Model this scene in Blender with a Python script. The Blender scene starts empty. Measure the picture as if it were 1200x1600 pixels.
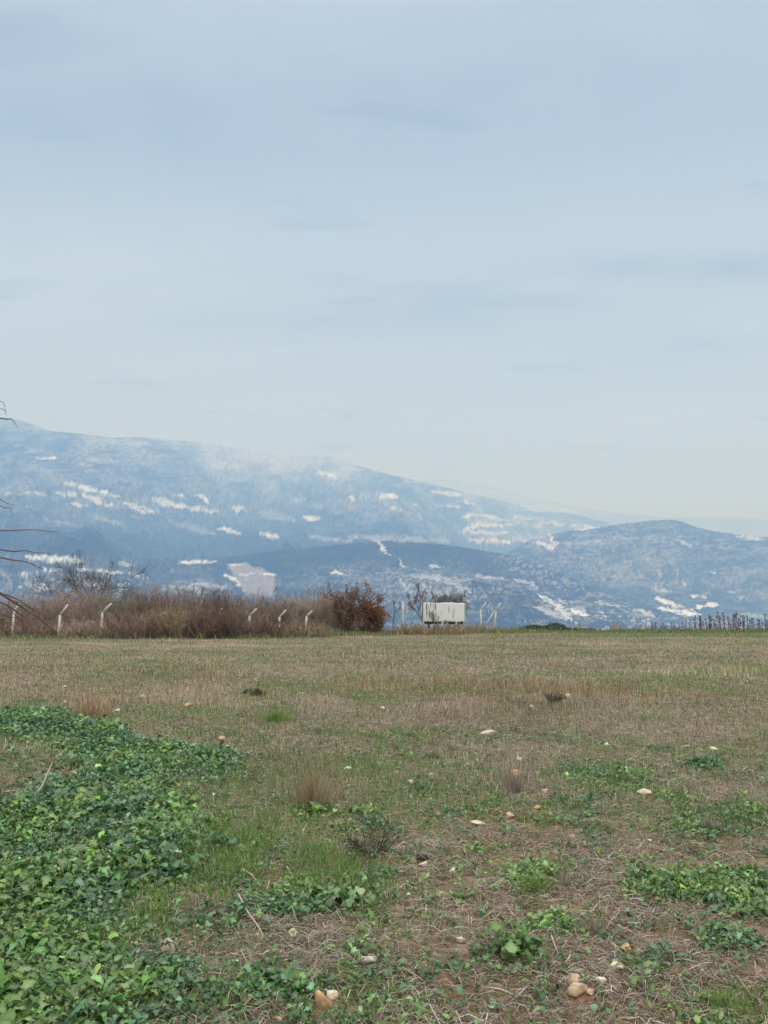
import bpy, math, random
import numpy as np
from mathutils import Vector, noise as mnoise

SC = bpy.context.scene
COL = SC.collection
R = np.random.default_rng(7)
rad = math.radians

# ------------------------------------------------------------------ camera model (1200x1600 photo units)
F = 1400.0
HORIZON = 950.0
PITCH = math.atan((HORIZON - 800.0) / F)
CAMH = 1.6
CT, ST = math.cos(PITCH), math.sin(PITCH)


def vhash(ix, iy, seed):
    h = (ix.astype(np.int64) * 374761393 + iy.astype(np.int64) * 668265263 + seed * 1442695041) & 0x7FFFFFFF
    h = ((h ^ (h >> 13)) * 1274126177) & 0x7FFFFFFF
    h = (h ^ (h >> 16)) & 0xFFFFFF
    return h / float(0xFFFFFF)


def vnoise(x, y, seed=0):
    x = np.asarray(x, float); y = np.asarray(y, float)
    ix = np.floor(x).astype(np.int64); iy = np.floor(y).astype(np.int64)
    fx = x - ix; fy = y - iy
    u = fx * fx * (3 - 2 * fx); v = fy * fy * (3 - 2 * fy)
    a = vhash(ix, iy, seed); b = vhash(ix + 1, iy, seed)
    c = vhash(ix, iy + 1, seed); d = vhash(ix + 1, iy + 1, seed)
    return (a * (1 - u) + b * u) * (1 - v) + (c * (1 - u) + d * u) * v


def fbm(x, y, seed=0, octaves=4, gain=0.5, ridged=False):
    s = 0.0; a = 1.0; t = 0.0
    x = np.asarray(x, float); y = np.asarray(y, float)
    for k in range(octaves):
        n = vnoise(x, y, seed + 17 * k)
        if ridged:
            n = 1 - np.abs(2 * n - 1)
        s = s + a * n; t += a
        a *= gain; x = x * 2.03 + 5.1; y = y * 2.03 + 1.7
    return s / t


def sstep(a, b, x):
    t = np.clip((np.asarray(x, float) - a) / (b - a), 0, 1)
    return t * t * (3 - 2 * t)


def field_z(x, y):
    x = np.asarray(x, float); y = np.asarray(y, float)
    r = np.sqrt(x * x + y * y)
    near = 1 - sstep(50, 75, r)
    z = near * (0.10 * (fbm(x / 6, y / 6, 3, 2) - 0.5) * sstep(3, 10, r) + 0.05 * (fbm(x / 0.55, y / 0.55, 5, 3) - 0.5))
    s = np.maximum(0, r - 67)
    return z - 165 * (1 - np.exp(-s / 700))


def project(x, y, z):
    zc = z - CAMH
    dep = y * CT + zc * ST
    up = -y * ST + zc * CT
    dep = np.where(np.abs(dep) < 1e-4, 1e-4, dep)
    return 600 + F * x / dep, 800 - F * up / dep


def ground(px, py):
    a = (px - 600) / F; b = (800 - py) / F
    dx, dy, dz = a, CT - b * ST, ST + b * CT
    t = -CAMH / dz if dz < -1e-5 else 60
    for _ in range(8):
        z = float(field_z(dx * t, dy * t))
        if dz < -1e-5:
            t = (z - CAMH) / dz
    return np.array([dx * t, dy * t, float(field_z(dx * t, dy * t))])


def at(px, py, d):
    """point on the ray through a photo position whose ground distance (y) is d"""
    a = (px - 600) / F; b = (800 - py) / F
    dx, dy, dz = a, CT - b * ST, ST + b * CT
    t = d / dy
    return np.array([dx * t, d, CAMH + dz * t])


# ------------------------------------------------------------------ materials
def newmat(name, rough=0.8, spec=0.3):
    m = bpy.data.materials.new(name); m.use_nodes = True
    nt = m.node_tree
    b = nt.nodes['Principled BSDF']
    b.inputs['Roughness'].default_value = rough
    b.inputs['Specular IOR Level'].default_value = spec
    return m, nt, b


def attr_mat(name, rough=0.8, spec=0.3, nscale=6.0, namt=0.25, transl=0.0, bump=0.0):
    m, nt, b = newmat(name, rough, spec)
    at_ = nt.nodes.new('ShaderNodeAttribute'); at_.attribute_name = 'col'
    geo = nt.nodes.new('ShaderNodeNewGeometry')
    no = nt.nodes.new('ShaderNodeTexNoise'); no.inputs['Scale'].default_value = nscale; no.inputs['Detail'].default_value = 4
    nt.links.new(geo.outputs['Position'], no.inputs['Vector'])
    mr = nt.nodes.new('ShaderNodeMapRange')
    mr.inputs['From Min'].default_value = 0.3; mr.inputs['From Max'].default_value = 0.7
    mr.inputs['To Min'].default_value = 1 - namt; mr.inputs['To Max'].default_value = 1 + namt
    nt.links.new(no.outputs['Fac'], mr.inputs['Value'])
    mu = nt.nodes.new('ShaderNodeVectorMath'); mu.operation = 'SCALE'
    nt.links.new(at_.outputs['Color'], mu.inputs[0]); nt.links.new(mr.outputs['Result'], mu.inputs['Scale'])
    nt.links.new(mu.outputs['Vector'], b.inputs['Base Color'])
    if bump:
        bp = nt.nodes.new('ShaderNodeBump'); bp.inputs['Strength'].default_value = bump
        nt.links.new(no.outputs['Fac'], bp.inputs['Height']); nt.links.new(bp.outputs['Normal'], b.inputs['Normal'])
    if transl:
        tr = nt.nodes.new('ShaderNodeBsdfTranslucent'); nt.links.new(mu.outputs['Vector'], tr.inputs['Color'])
        mx = nt.nodes.new('ShaderNodeMixShader'); mx.inputs['Fac'].default_value = transl
        nt.links.new(b.outputs['BSDF'], mx.inputs[1]); nt.links.new(tr.outputs['BSDF'], mx.inputs[2])
        nt.links.new(mx.outputs['Shader'], nt.nodes['Material Output'].inputs['Surface'])
    return m


def ramp_mat(name, c1, c2, scale=8, rough=0.8, c3=None, bump=0.3, spec=0.3):
    m, nt, b = newmat(name, rough, spec)
    tc = nt.nodes.new('ShaderNodeTexCoord')
    no = nt.nodes.new('ShaderNodeTexNoise'); no.inputs['Scale'].default_value = scale; no.inputs['Detail'].default_value = 6
    nt.links.new(tc.outputs['Object'], no.inputs['Vector'])
    cr = nt.nodes.new('ShaderNodeValToRGB')
    cr.color_ramp.elements[0].position = 0.3; cr.color_ramp.elements[0].color = (*c1, 1)
    cr.color_ramp.elements[1].position = 0.7; cr.color_ramp.elements[1].color = (*c2, 1)
    if c3:
        e = cr.color_ramp.elements.new(0.5); e.color = (*c3, 1)
    nt.links.new(no.outputs['Fac'], cr.inputs['Fac']); nt.links.new(cr.outputs['Color'], b.inputs['Base Color'])
    if bump:
        bp = nt.nodes.new('ShaderNodeBump'); bp.inputs['Strength'].default_value = bump; bp.inputs['Distance'].default_value = 0.02
        nt.links.new(no.outputs['Fac'], bp.inputs['Height']); nt.links.new(bp.outputs['Normal'], b.inputs['Normal'])
    return m


# ------------------------------------------------------------------ mesh helpers
def build(name, verts, faces, mat, parent=None, cols=None, smooth=False, loc=None):
    """faces: list of (n,k) int arrays"""
    if not isinstance(faces, list):
        faces = [faces]
    me = bpy.data.meshes.new(name)
    verts = np.asarray(verts, np.float32)
    me.vertices.add(len(verts)); me.vertices.foreach_set('co', verts.ravel())
    nl = sum(f.size for f in faces); nf = sum(len(f) for f in faces)
    me.loops.add(nl); me.polygons.add(nf)
    me.loops.foreach_set('vertex_index', np.concatenate([f.ravel() for f in faces]).astype(np.int32))
    starts = []; o = 0
    for f in faces:
        starts.append(o + np.arange(len(f)) * f.shape[1]); o += f.size
    me.polygons.foreach_set('loop_start', np.concatenate(starts).astype(np.int32))
    if smooth:
        me.polygons.foreach_set('use_smooth', np.ones(nf, bool))
    me.update(calc_edges=True); me.validate()
    if cols is not None:
        ca = me.color_attributes.new('col', 'FLOAT_COLOR', 'POINT')
        c4 = np.ones((len(verts), 4), np.float32); c4[:, :3] = cols
        ca.data.foreach_set('color', c4.ravel())
    if mat:
        me.materials.append(mat)
    o = bpy.data.objects.new(name, me); COL.objects.link(o)
    if parent is not None:
        o.parent = parent
    if loc is not None:
        o.location = [float(v) for v in loc]
    return o


def empty(name, loc, label, cat, group=None, rz=0.0):
    o = bpy.data.objects.new(name, None); COL.objects.link(o)
    o.empty_display_size = 0.2
    o.location = [float(v) for v in loc]; o.rotation_euler = (0, 0, rz)
    return tag(o, label, cat, group)


def tag(o, label=None, cat=None, group=None, kind=None):
    if label: o['label'] = label
    if cat: o['category'] = cat
    if group: o['group'] = group
    if kind: o['kind'] = kind
    return o


def copy_tree(o, parent=None):
    c = o.copy(); COL.objects.link(c)
    if parent is not None: c.parent = parent
    for ch in list(o.children):
        copy_tree(ch, c)
    return c


def norm(v):
    return v / np.maximum(np.linalg.norm(v, axis=-1, keepdims=True), 1e-9)


def tubes(P, Rr, sides=3):
    """P (N,K,3) centre lines, Rr (N,K) radii -> verts, quads"""
    N, K, _ = P.shape
    T = np.empty_like(P)
    T[:, 1:-1] = P[:, 2:] - P[:, :-2]; T[:, 0] = P[:, 1] - P[:, 0]; T[:, -1] = P[:, -1] - P[:, -2]
    T = norm(T)
    ref = np.where(np.abs(T[..., 2:3]) > 0.9, np.array([1.0, 0, 0]), np.array([0, 0, 1.0]))
    A = norm(np.cross(T, ref)); B = np.cross(T, A)
    ang = np.arange(sides) * 2 * math.pi / sides
    V = P[:, :, None, :] + Rr[:, :, None, None] * (np.cos(ang)[None, None, :, None] * A[:, :, None, :] + np.sin(ang)[None, None, :, None] * B[:, :, None, :])
    V = V.reshape(-1, 3)
    n, k, s = np.meshgrid(np.arange(N), np.arange(K - 1), np.arange(sides), indexing='ij')
    s2 = (s + 1) % sides
    base = n * K * sides
    q = np.stack([base + k * sides + s, base + k * sides + s2, base + (k + 1) * sides + s2, base + (k + 1) * sides + s], -1).reshape(-1, 4)
    return V, q


class Acc:
    def __init__(self): self.v = []; self.f = {}; self.c = []; self.n = 0

    def add(self, v, q, c=None):
        v = np.asarray(v, float); q = np.asarray(q)
        self.v.append(v); self.f.setdefault(q.shape[1], []).append(q + self.n)
        if c is not None:
            c = np.asarray(c, float)
            if c.ndim == 1: c = np.broadcast_to(c, (len(v), 3))
            self.c.append(c)
        self.n += len(v)

    def build(self, name, mat, parent=None, smooth=False, loc=None):
        return build(name, np.concatenate(self.v), [np.concatenate(f) for f in self.f.values()], mat, parent,
                     np.concatenate(self.c) if self.c else None, smooth, loc)


def grow(rng, S, D, L, K=4, wob=0.25, up=0.0):
    """curved growth from starts S along dirs D with lengths L -> (N,K,3)"""
    N = len(S)
    P = np.empty((N, K, 3)); P[:, 0] = S
    d = norm(D)
    st = (L / (K - 1))[:, None]
    for k in range(1, K):
        d = norm(d + rng.normal(0, wob, (N, 3)) + np.array([0, 0, up]))
        P[:, k] = P[:, k - 1] + d * st
    return P


def spawn(rng, P, n, ang, tmin=0.3, tmax=1.0):
    """n children on each polyline: starts, dirs and the parent index"""
    N, K, _ = P.shape
    t = rng.uniform(tmin, tmax, (N, n)) * (K - 1)
    i = np.minimum(t.astype(int), K - 2); fr = (t - i)[..., None]
    idx = np.arange(N)[:, None]
    S = P[idx, i] * (1 - fr) + P[idx, i + 1] * fr
    D = norm(P[idx, i + 1] - P[idx, i])
    rnd = rng.normal(0, 1, D.shape)
    side = norm(rnd - (rnd * D).sum(-1, keepdims=True) * D)
    a = rng.normal(ang, 0.2, D.shape[:2])[..., None]
    Dn = D * np.cos(a) + side * np.sin(a)
    return S.reshape(-1, 3), Dn.reshape(-1, 3), np.repeat(np.arange(N), n), (t / (K - 1)).ravel()


def taper(N, K, r0, r1):
    r0 = np.broadcast_to(np.asarray(r0, float), (N,)); r1 = np.broadcast_to(np.asarray(r1, float), (N,))
    t = np.linspace(0, 1, K)[None]
    return r0[:, None] * (1 - t) + r1[:, None] * t


def blend(c1, c2, t):
    t = np.asarray(t)[..., None]
    return np.asarray(c1) * (1 - t) + np.asarray(c2) * t


# ------------------------------------------------------------------ world, sun, camera
w = bpy.data.worlds.new("World"); SC.world = w; w.use_nodes = True
nt = w.node_tree; N_ = nt.nodes; L_ = nt.links
SUN_EL, SUN_AZ = rad(48), rad(150)
sky = N_.new('ShaderNodeTexSky'); sky.sky_type = 'NISHITA'; sky.sun_disc = False
sky.sun_elevation = SUN_EL; sky.sun_rotation = SUN_AZ
bg = N_['Background']; bg.inputs['Strength'].default_value = 0.06
L_.new(sky.outputs['Color'], bg.inputs['Color'])
# overcast cloud deck
tc = N_.new('ShaderNodeTexCoord'); sep = N_.new('ShaderNodeSeparateXYZ')
L_.new(tc.outputs['Generated'], sep.inputs['Vector'])
ramp = N_.new('ShaderNodeValToRGB')
els = ramp.color_ramp.elements
stops = [(0.0, (0.57, 0.72, 0.86)), (0.18, (0.57, 0.71, 0.82)), (0.30, (0.57, 0.69, 0.79)), (0.38, (0.53, 0.645, 0.75)),
         (0.46, (0.455, 0.56, 0.675)), (0.58, (0.53, 0.645, 0.78)), (0.80, (1.86, 2.00, 2.38)), (1.0, (2.62, 2.80, 3.28))]
els[0].position, els[0].color = stops[0][0], (*stops[0][1], 1)
els[1].position, els[1].color = stops[-1][0], (*stops[-1][1], 1)
for p_, c_ in stops[1:-1]:
    e = els.new(p_); e.color = (*c_, 1)
L_.new(sep.outputs['Z'], ramp.inputs['Fac'])
# cloud texture on a flat layer overhead: direction / (z + k)
add = N_.new('ShaderNodeMath'); add.operation = 'ADD'; add.inputs[1].default_value = 0.10
L_.new(sep.outputs['Z'], add.inputs[0])
mxz = N_.new('ShaderNodeMath'); mxz.operation = 'MAXIMUM'; mxz.inputs[1].default_value = 0.05
L_.new(add.outputs[0], mxz.inputs[0])
cmb = N_.new('ShaderNodeCombineXYZ')
for ax in 'XY':
    dv = N_.new('ShaderNodeMath'); dv.operation = 'DIVIDE'
    L_.new(sep.outputs[ax], dv.inputs[0]); L_.new(mxz.outputs[0], dv.inputs[1]); L_.new(dv.outputs[0], cmb.inputs[ax])
mp = N_.new('ShaderNodeMapping'); mp.inputs['Scale'].default_value = (0.55, 1.7, 1); mp.inputs['Location'].default_value = (2.3, 0.4, 0)
L_.new(cmb.outputs['Vector'], mp.inputs['Vector'])
cn = N_.new('ShaderNodeTexNoise'); cn.inputs['Scale'].default_value = 1.3; cn.inputs['Detail'].default_value = 5; cn.inputs['Roughness'].default_value = 0.5
L_.new(mp.outputs['Vector'], cn.inputs['Vector'])
mr = N_.new('ShaderNodeMapRange'); mr.inputs['From Min'].default_value = 0.3; mr.inputs['From Max'].default_value = 0.7
mr.inputs['To Min'].default_value = 0.94; mr.inputs['To Max'].default_value = 1.06
L_.new(cn.outputs['Fac'], mr.inputs['Value'])
# a few separate darker wisps
cn2 = N_.new('ShaderNodeTexNoise'); cn2.inputs['Scale'].default_value = 3.2; cn2.inputs['Detail'].default_value = 4
mp2 = N_.new('ShaderNodeMapping'); mp2.inputs['Scale'].default_value = (0.55, 1.5, 1); mp2.inputs['Location'].default_value = (7.1, 3.3, 0)
L_.new(cmb.outputs['Vector'], mp2.inputs['Vector']); L_.new(mp2.outputs['Vector'], cn2.inputs['Vector'])
mr2 = N_.new('ShaderNodeMapRange'); mr2.inputs['From Min'].default_value = 0.60; mr2.inputs['From Max'].default_value = 0.75
mr2.inputs['To Min'].default_value = 1.0; mr2.inputs['To Max'].default_value = 0.72
L_.new(cn2.outputs['Fac'], mr2.inputs['Value'])
mm = N_.new('ShaderNodeMath'); mm.operation = 'MULTIPLY'
L_.new(mr.outputs[0], mm.inputs[0]); L_.new(mr2.outputs[0], mm.inputs[1])


def mth(op, a, b=None):
    n = N_.new('ShaderNodeMath'); n.operation = op
    for i, v in enumerate((a, b)):
        if v is None: continue
        if isinstance(v, (int, float)): n.inputs[i].default_value = v
        else: L_.new(v, n.inputs[i])
    return n.outputs[0]


# separate soft cloud banks at their own bearings and elevations
yy_ = mth('MAXIMUM', sep.outputs['Y'], 0.05)
u_ = mth('DIVIDE', sep.outputs['X'], yy_); v_ = mth('DIVIDE', sep.outputs['Z'], yy_)
wn = N_.new('ShaderNodeTexNoise'); wn.inputs['Scale'].default_value = 12; wn.inputs['Detail'].default_value = 6
mp3 = N_.new('ShaderNodeMapping'); mp3.inputs['Scale'].default_value = (1, 1, 2.2)
L_.new(tc.outputs['Generated'], mp3.inputs['Vector']); L_.new(mp3.outputs['Vector'], wn.inputs['Vector'])
wob = mth('MULTIPLY', mth('SUBTRACT', wn.outputs['Fac'], 0.5), 4.0)
tot = None
for bu, bv, bw, bh, amt in [(.29, .395, .10, .016, .30), (.42, .39, .09, .018, .34), (.04, .335, .07, .020, .26), (.10, .352, .05, .012, .18), (.20, .350, .045, .010, .26), (-.15, .325, .14, .020, .14), (.30, .30, .22, .035, .12),
                            (-.25, .585, .30, .05, .16), (.25, .62, .35, .07, .12), (.35, .72, .3, .05, .10), (-.30, .38, .22, .06, -.08), (.40, .20, .20, .06, -.06)]:
    du = mth('DIVIDE', mth('SUBTRACT', u_, bu), bw); dv_ = mth('DIVIDE', mth('SUBTRACT', v_, bv), bh)
    d2 = mth('ADD', mth('MULTIPLY', du, du), mth('MULTIPLY', dv_, dv_))
    g_ = mth('EXPONENT', mth('MULTIPLY', mth('ADD', d2, wob), -1.0))
    g_ = mth('MULTIPLY', mth('MINIMUM', g_, 1.3), amt)
    tot = g_ if tot is None else mth('ADD', tot, g_)
dark = mth('SUBTRACT', 1.0, mth('MULTIPLY', tot, 0.62))
mm_out = mth('MULTIPLY', mm.outputs[0], dark)
sc_ = N_.new('ShaderNodeVectorMath'); sc_.operation = 'SCALE'
L_.new(ramp.outputs['Color'], sc_.inputs[0]); L_.new(mm_out, sc_.inputs['Scale'])
bg2 = N_.new('ShaderNodeBackground'); bg2.inputs['Strength'].default_value = 1.0
L_.new(sc_.outputs['Vector'], bg2.inputs['Color'])
mix = N_.new('ShaderNodeMixShader'); mix.inputs['Fac'].default_value = 0.9
L_.new(bg.outputs[0], mix.inputs[1]); L_.new(bg2.outputs[0], mix.inputs[2])
L_.new(mix.outputs[0], N_['World Output'].inputs['Surface'])

sl = bpy.data.lights.new('sun', 'SUN'); sl.energy = 0.9; sl.angle = rad(30); sl.color = (1.0, 0.97, 0.92)
so = bpy.data.objects.new('sun', sl); COL.objects.link(so)
sd = Vector((math.sin(SUN_AZ) * math.cos(SUN_EL), math.cos(SUN_AZ) * math.cos(SUN_EL), math.sin(SUN_EL)))
so.rotation_euler = sd.to_track_quat('Z', 'Y').to_euler(); so.location = (0, 0, 30)

cd = bpy.data.cameras.new('camera'); cam = bpy.data.objects.new('camera', cd); COL.objects.link(cam)
cd.sensor_fit = 'VERTICAL'; cd.sensor_height = 36.0; cd.lens = 36.0 * F / 1600.0
cd.clip_start = 0.05; cd.clip_end = 60000
cam.location = (0, 0, CAMH); cam.rotation_euler = (math.pi / 2 + PITCH, 0, 0)
SC.camera = cam
SC.view_settings.view_transform = 'Standard'; SC.view_settings.look = 'None'
SC.view_settings.exposure = 0.0; SC.view_settings.gamma = 1.0
SC.cycles.volume_bounces = 3
SC.cycles.max_bounces = 10
SC.cycles.use_adaptive_sampling = True
SC.cycles.use_denoising = True

# ------------------------------------------------------------------ zones of the field (photo-unit maps baked to world points)


def poly_mask(px, py, pts):
    px = np.asarray(px); py = np.asarray(py)
    ins = np.zeros(px.shape, bool)
    n = len(pts); j = n - 1
    for i in range(n):
        xi, yi = pts[i]; xj, yj = pts[j]
        c = ((yi > py) != (yj > py)) & (px < (xj - xi) * (py - yi) / (yj - yi + 1e-9) + xi)
        ins ^= c; j = i
    return ins


def ell(px, py, cx, cy, rx, ry):
    return np.exp(-1.2 * (((px - cx) / rx) ** 2 + ((py - cy) / ry) ** 2) ** 1.5)


CROP = [(-900, 1112), (60, 1114), (130, 1124), (200, 1144), (262, 1172), (300, 1170), (360, 1178), (378, 1200), (330, 1222), (270, 1222), (268, 1250), (300, 1285),
        (312, 1312), (270, 1345), (262, 1372), (205, 1392), (190, 1425), (165, 1450), (172, 1475), (215, 1490), (170, 1515), (205, 1545), (270, 1590), (310, 1700), (-900, 1700)]
CROP_BARE = [(-900, 1150), (20, 1152), (60, 1165), (115, 1185), (135, 1210), (120, 1225), (70, 1238), (20, 1262), (-900, 1275)]


def warp(x, y, px, py):
    """irregular zone borders: shift by world noise"""
    k = np.clip((py - 950) / 500, 0.05, 1.3)
    return px + 70 * k * (fbm(x / 0.5, y / 0.5, 41, 3) - 0.5), py + 45 * k * (fbm(x / 0.5, y / 0.5, 42, 3) - 0.5)


def crop_density(x, y, px, py):
    a, b = warp(x, y, px, py)
    d = 0.0
    for sx, sy in ((0, 0), (22, 6), (-22, -6), (45, 14), (-45, -14), (12, -12)):
        kk = np.clip((py - 1000) / 400, 0.15, 1.2)
        d = d + poly_mask(a + sx * kk, b + sy * kk, CROP) / 6.0
    d = d ** 1.4 * (0.75 + 0.25 * sstep(0.35, 0.5, fbm(x / 0.35, y / 0.35, 44, 2)))
    bare = poly_mask(a, b, CROP_BARE)
    d = d * np.where(bare, 0.10, 1.0)
    d = d * np.where(ell(a, b, 320, 1205, 70, 30) > 0.4, 0.5, 1)
    return d


def crop_patches(x, y, px, py):
    a, b = warp(x, y, px, py)
    d = np.zeros(px.shape)
    for cx, cy, rx, ry, s in [(470, 1420, 95, 26, 1.0), (1085, 1398, 120, 30, 1.0), (1190, 1410, 60, 40, .9), (430, 1560, 62, 26, .9), (330, 1575, 60, 40, .25), (330, 1440, 70, 28, .5),
                              (845, 1380, 45, 22, .7), (860, 1455, 70, 16, .45), (560, 1285, 40, 15, .5), (490, 1270, 26, 18, .6), (1150, 1490, 60, 20, .5), (1010, 1520, 70, 16, .35),
                              (1110, 1195, 30, 10, .5), (250, 1530, 70, 40, .6), (660, 1240, 45, 10, .4), (545, 1090, 40, 6, .4), (1130, 1290, 90, 30, .4), (960, 1215, 90, 20, .5), (900, 1260, 50, 18, .3)]:
        d = np.maximum(d, s * sstep(0.25, 0.65, ell(a, b, cx, cy, rx, ry) * (0.5 + fbm(x / 0.2, y / 0.2, 43, 2))))
    return d


def green_level(x, y, px, py):
    """0..1 share of fresh green low grass"""
    a, b = warp(x, y, px, py)
    g = np.zeros(px.shape)
    for cx, cy, rx, ry, s in [(300, 1330, 120, 70, 1.1), (350, 1340, 130, 85, 1.1), (340, 1225, 90, 40, .7), (300, 1150, 150, 30, .5), (180, 1480, 80, 60, .7), (520, 1370, 120, 50, 1.1), (420, 1310, 150, 50, .9), (570, 1410, 70, 45, .9), (230, 1420, 80, 80, .9), (430, 1115, 55, 16, .9), (450, 1200, 90, 40, .45), (240, 1330, 140, 140, .6),
                              (930, 1215, 130, 45, .7), (1010, 1250, 130, 40, .7), (1120, 1290, 140, 45, .75), (1090, 1400, 160, 45, .6), (1150, 1580, 90, 30, .95), (850, 1375, 60, 40, .7),
                              (680, 1420, 60, 60, .25), (330, 1560, 160, 50, .6), (220, 1120, 150, 30, .2), (560, 1290, 80, 22, .5), (640, 1180, 200, 25, .25), (300, 1480, 200, 60, .35), (950, 1340, 70, 18, .5),
                              (300, 1180, 90, 35, .5), (1180, 1170, 60, 20, .4), (430, 1004, 60, 4, .5), (100, 1000, 90, 4, .4)]:
        g = np.maximum(g, s * ell(a, b, cx, cy, rx, ry))
    n = fbm(x / 1.3, y / 1.3, 61, 3)
    brown = 1 - 0.75 * sstep(1250, 1330, b) * sstep(520, 640, a)
    g = g * (1 - 0.3 * sstep(1250, 1330, b) * sstep(520, 640, a))
    g = np.maximum(g, brown * 0.55 * sstep(0.50, 0.66, n))
    g = np.maximum(g, brown * 0.65 * sstep(0.50, 0.64, fbm(x / 3.5, y / 2.2, 62, 3)))
    g = np.maximum(g, 0.8 * sstep(820, 900, px) * (np.abs(py - 990) < 6))
    return g


def soil_level(x, y, px, py):
    """how bare and reddish the soil is"""
    a, b = warp(x, y, px, py)
    s = 0.9 * sstep(1200, 1330, b) * sstep(540, 720, a) * 0.7
    s = np.maximum(s, sstep(1480, 1560, b) * sstep(380, 520, a))
    for cx, cy, rx, ry, k in [(830, 1320, 130, 24, 1.), (940, 1470, 160, 40, 1), (1110, 1360, 60, 16, 1.2), (1020, 1560, 120, 40, 1), (780, 1280, 110, 20, .8), (800, 1250, 60, 15, .8), (100, 1205, 60, 25, .9), (560, 1510, 200, 40, .7), (720, 1420, 110, 30, .8)]:
        s = np.maximum(s, k * ell(a, b, cx, cy, rx, ry))
    return np.clip(s * (0.6 + 0.8 * fbm(x / 0.4, y / 0.4, 71, 3)), 0, 1.2)


def tan_level(x, y, px, py):
    """tall dry standing grass"""
    a, b = warp(x, y, px, py)
    t = 0.55 + 0 * px
    for cx, cy, rx, ry, k in [(480, 1220, 75, 55, 1.), (140, 1105, 70, 22, 1.0), (810, 1215, 60, 40, .9), (930, 1440, 40, 22, .8), (870, 1365, 30, 25, .7), (760, 1075, 420, 22, .9), (250, 1060, 260, 25, .7), (1100, 1055, 200, 12, .9), (1120, 1285, 60, 18, .5)]:
        t = np.maximum(t, k * ell(a, b, cx, cy, rx, ry))
    t = np.where(b > 1235, t - 0.35 * sstep(1235, 1300, b), t)
    return np.clip(t * (0.55 + 0.9 * fbm(x / 2.2, y / 1.4, 81, 3)), 0, 1)


# ------------------------------------------------------------------ ground sheet
def make_ground():
    th_in = np.linspace(-rad(38), rad(38), 420)
    th_out = np.linspace(rad(38), 2 * math.pi - rad(38), 60)[1:-1]
    th = np.concatenate([th_in, th_out])
    rr = np.concatenate([[0.02], np.geomspace(1.2, 75, 470), np.geomspace(78, 17500, 60)])
    A, B = np.meshgrid(th, rr, indexing='ij')
    X = np.sin(A) * B; Y = np.cos(A) * B
    Z = field_z(X, Y)
    clod = sstep(2.5, 4, B) * (1 - sstep(25, 45, B))
    Z = Z + clod * 0.05 * (fbm(X / 0.11, Y / 0.11, 9, 3) - 0.5)
    nA, nB = A.shape
    V = np.stack([X, Y, Z], -1).reshape(-1, 3)
    i, j = np.meshgrid(np.arange(nA), np.arange(nB - 1), indexing='ij')
    i2 = (i + 1) % nA
    q = np.stack([i * nB + j, i * nB + j + 1, i2 * nB + j + 1, i2 * nB + j], -1).reshape(-1, 4)[:, ::-1]
    x, y, z = V.T
    px, py = project(x, np.maximum(y, 0.5), np.zeros_like(x))
    py = np.where(y < 0.5, 1700, np.clip(py, 940, 1800))
    px = np.clip(px, -900, 2100)
    so_ = soil_level(x, y, px, py); g = green_level(x, y, px, py)
    n1 = fbm(x / 0.9, y / 0.9, 91, 4); n2 = fbm(x / 0.08, y / 0.08, 92, 3); n3 = fbm(x / 7, y / 3, 93, 3)
    straw = blend((0.185, 0.150, 0.105), (0.320, 0.265, 0.190), n1)
    straw = straw * (0.75 + 0.5 * n3)[:, None]
    soil = blend((0.125, 0.076, 0.048), (0.27, 0.165, 0.108), n2)
    c = straw * (1 - np.clip(so_, 0, 1))[:, None] + soil * np.clip(so_, 0, 1)[:, None]
    grn = blend((0.075, 0.095, 0.030), (0.120, 0.135, 0.050), n2)
    gg = np.clip(g * 0.75, 0, 0.8)[:, None]
    c = c * (1 - gg) + grn * gg
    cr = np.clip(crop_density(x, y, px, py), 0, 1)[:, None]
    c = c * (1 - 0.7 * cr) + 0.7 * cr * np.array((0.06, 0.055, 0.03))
    far = sstep(80, 300, np.sqrt(x * x + y * y))[:, None]
    c = c * (1 - far) + far * np.array((0.07, 0.075, 0.05))
    m = attr_mat('field_soil', 0.95, 0.15, 22.0, 0.35, 0, 0.5)
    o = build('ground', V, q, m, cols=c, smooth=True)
    return tag(o, kind='structure')


make_ground()

# ------------------------------------------------------------------ mountains
RID_A = [(-900, 560), (-300, 615), (-100, 637), (0, 648), (30, 655), (70, 669), (130, 675), (165, 680), (200, 679), (240, 681), (270, 684), (330, 689), (400, 702), (450, 709), (500, 707), (525, 713), (550, 722), (600, 737), (640, 746), (700, 760), (760, 775), (830, 790), (900, 803), (940, 813), (1000, 830), (1200, 880), (2100, 960)]
RID_B = [(-900, 860), (400, 800), (560, 765), (640, 748), (690, 746), (740, 753), (800, 765), (850, 779), (880, 787), (960, 801), (1040, 807), (1100, 809), (1150, 807), (1200, 812), (1500, 830), (2100, 850)]
RID_C = [(-900, 990), (640, 960), (760, 880), (830, 842), (880, 829), (930, 823), (980, 816), (1030, 811), (1050, 810), (1068, 813), (1090, 823), (1130, 831), (1200, 838), (1400, 850), (2100, 880)]
RID_D = [(-900, 980), (0, 925), (120, 905), (220, 888), (310, 874), (400, 863), (480, 854), (550, 848), (600, 842), (700, 850), (800, 866), (860, 888), (920, 913), (980, 938), (1050, 962), (1150, 985), (2100, 1050)]
RID_E = [(-900, 1000), (0, 992), (300, 970), (430, 935), (520, 918), (600, 918), (660, 908), (740, 905), (800, 918), (860, 940), (930, 960), (1020, 976), (2100, 1000)]


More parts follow.
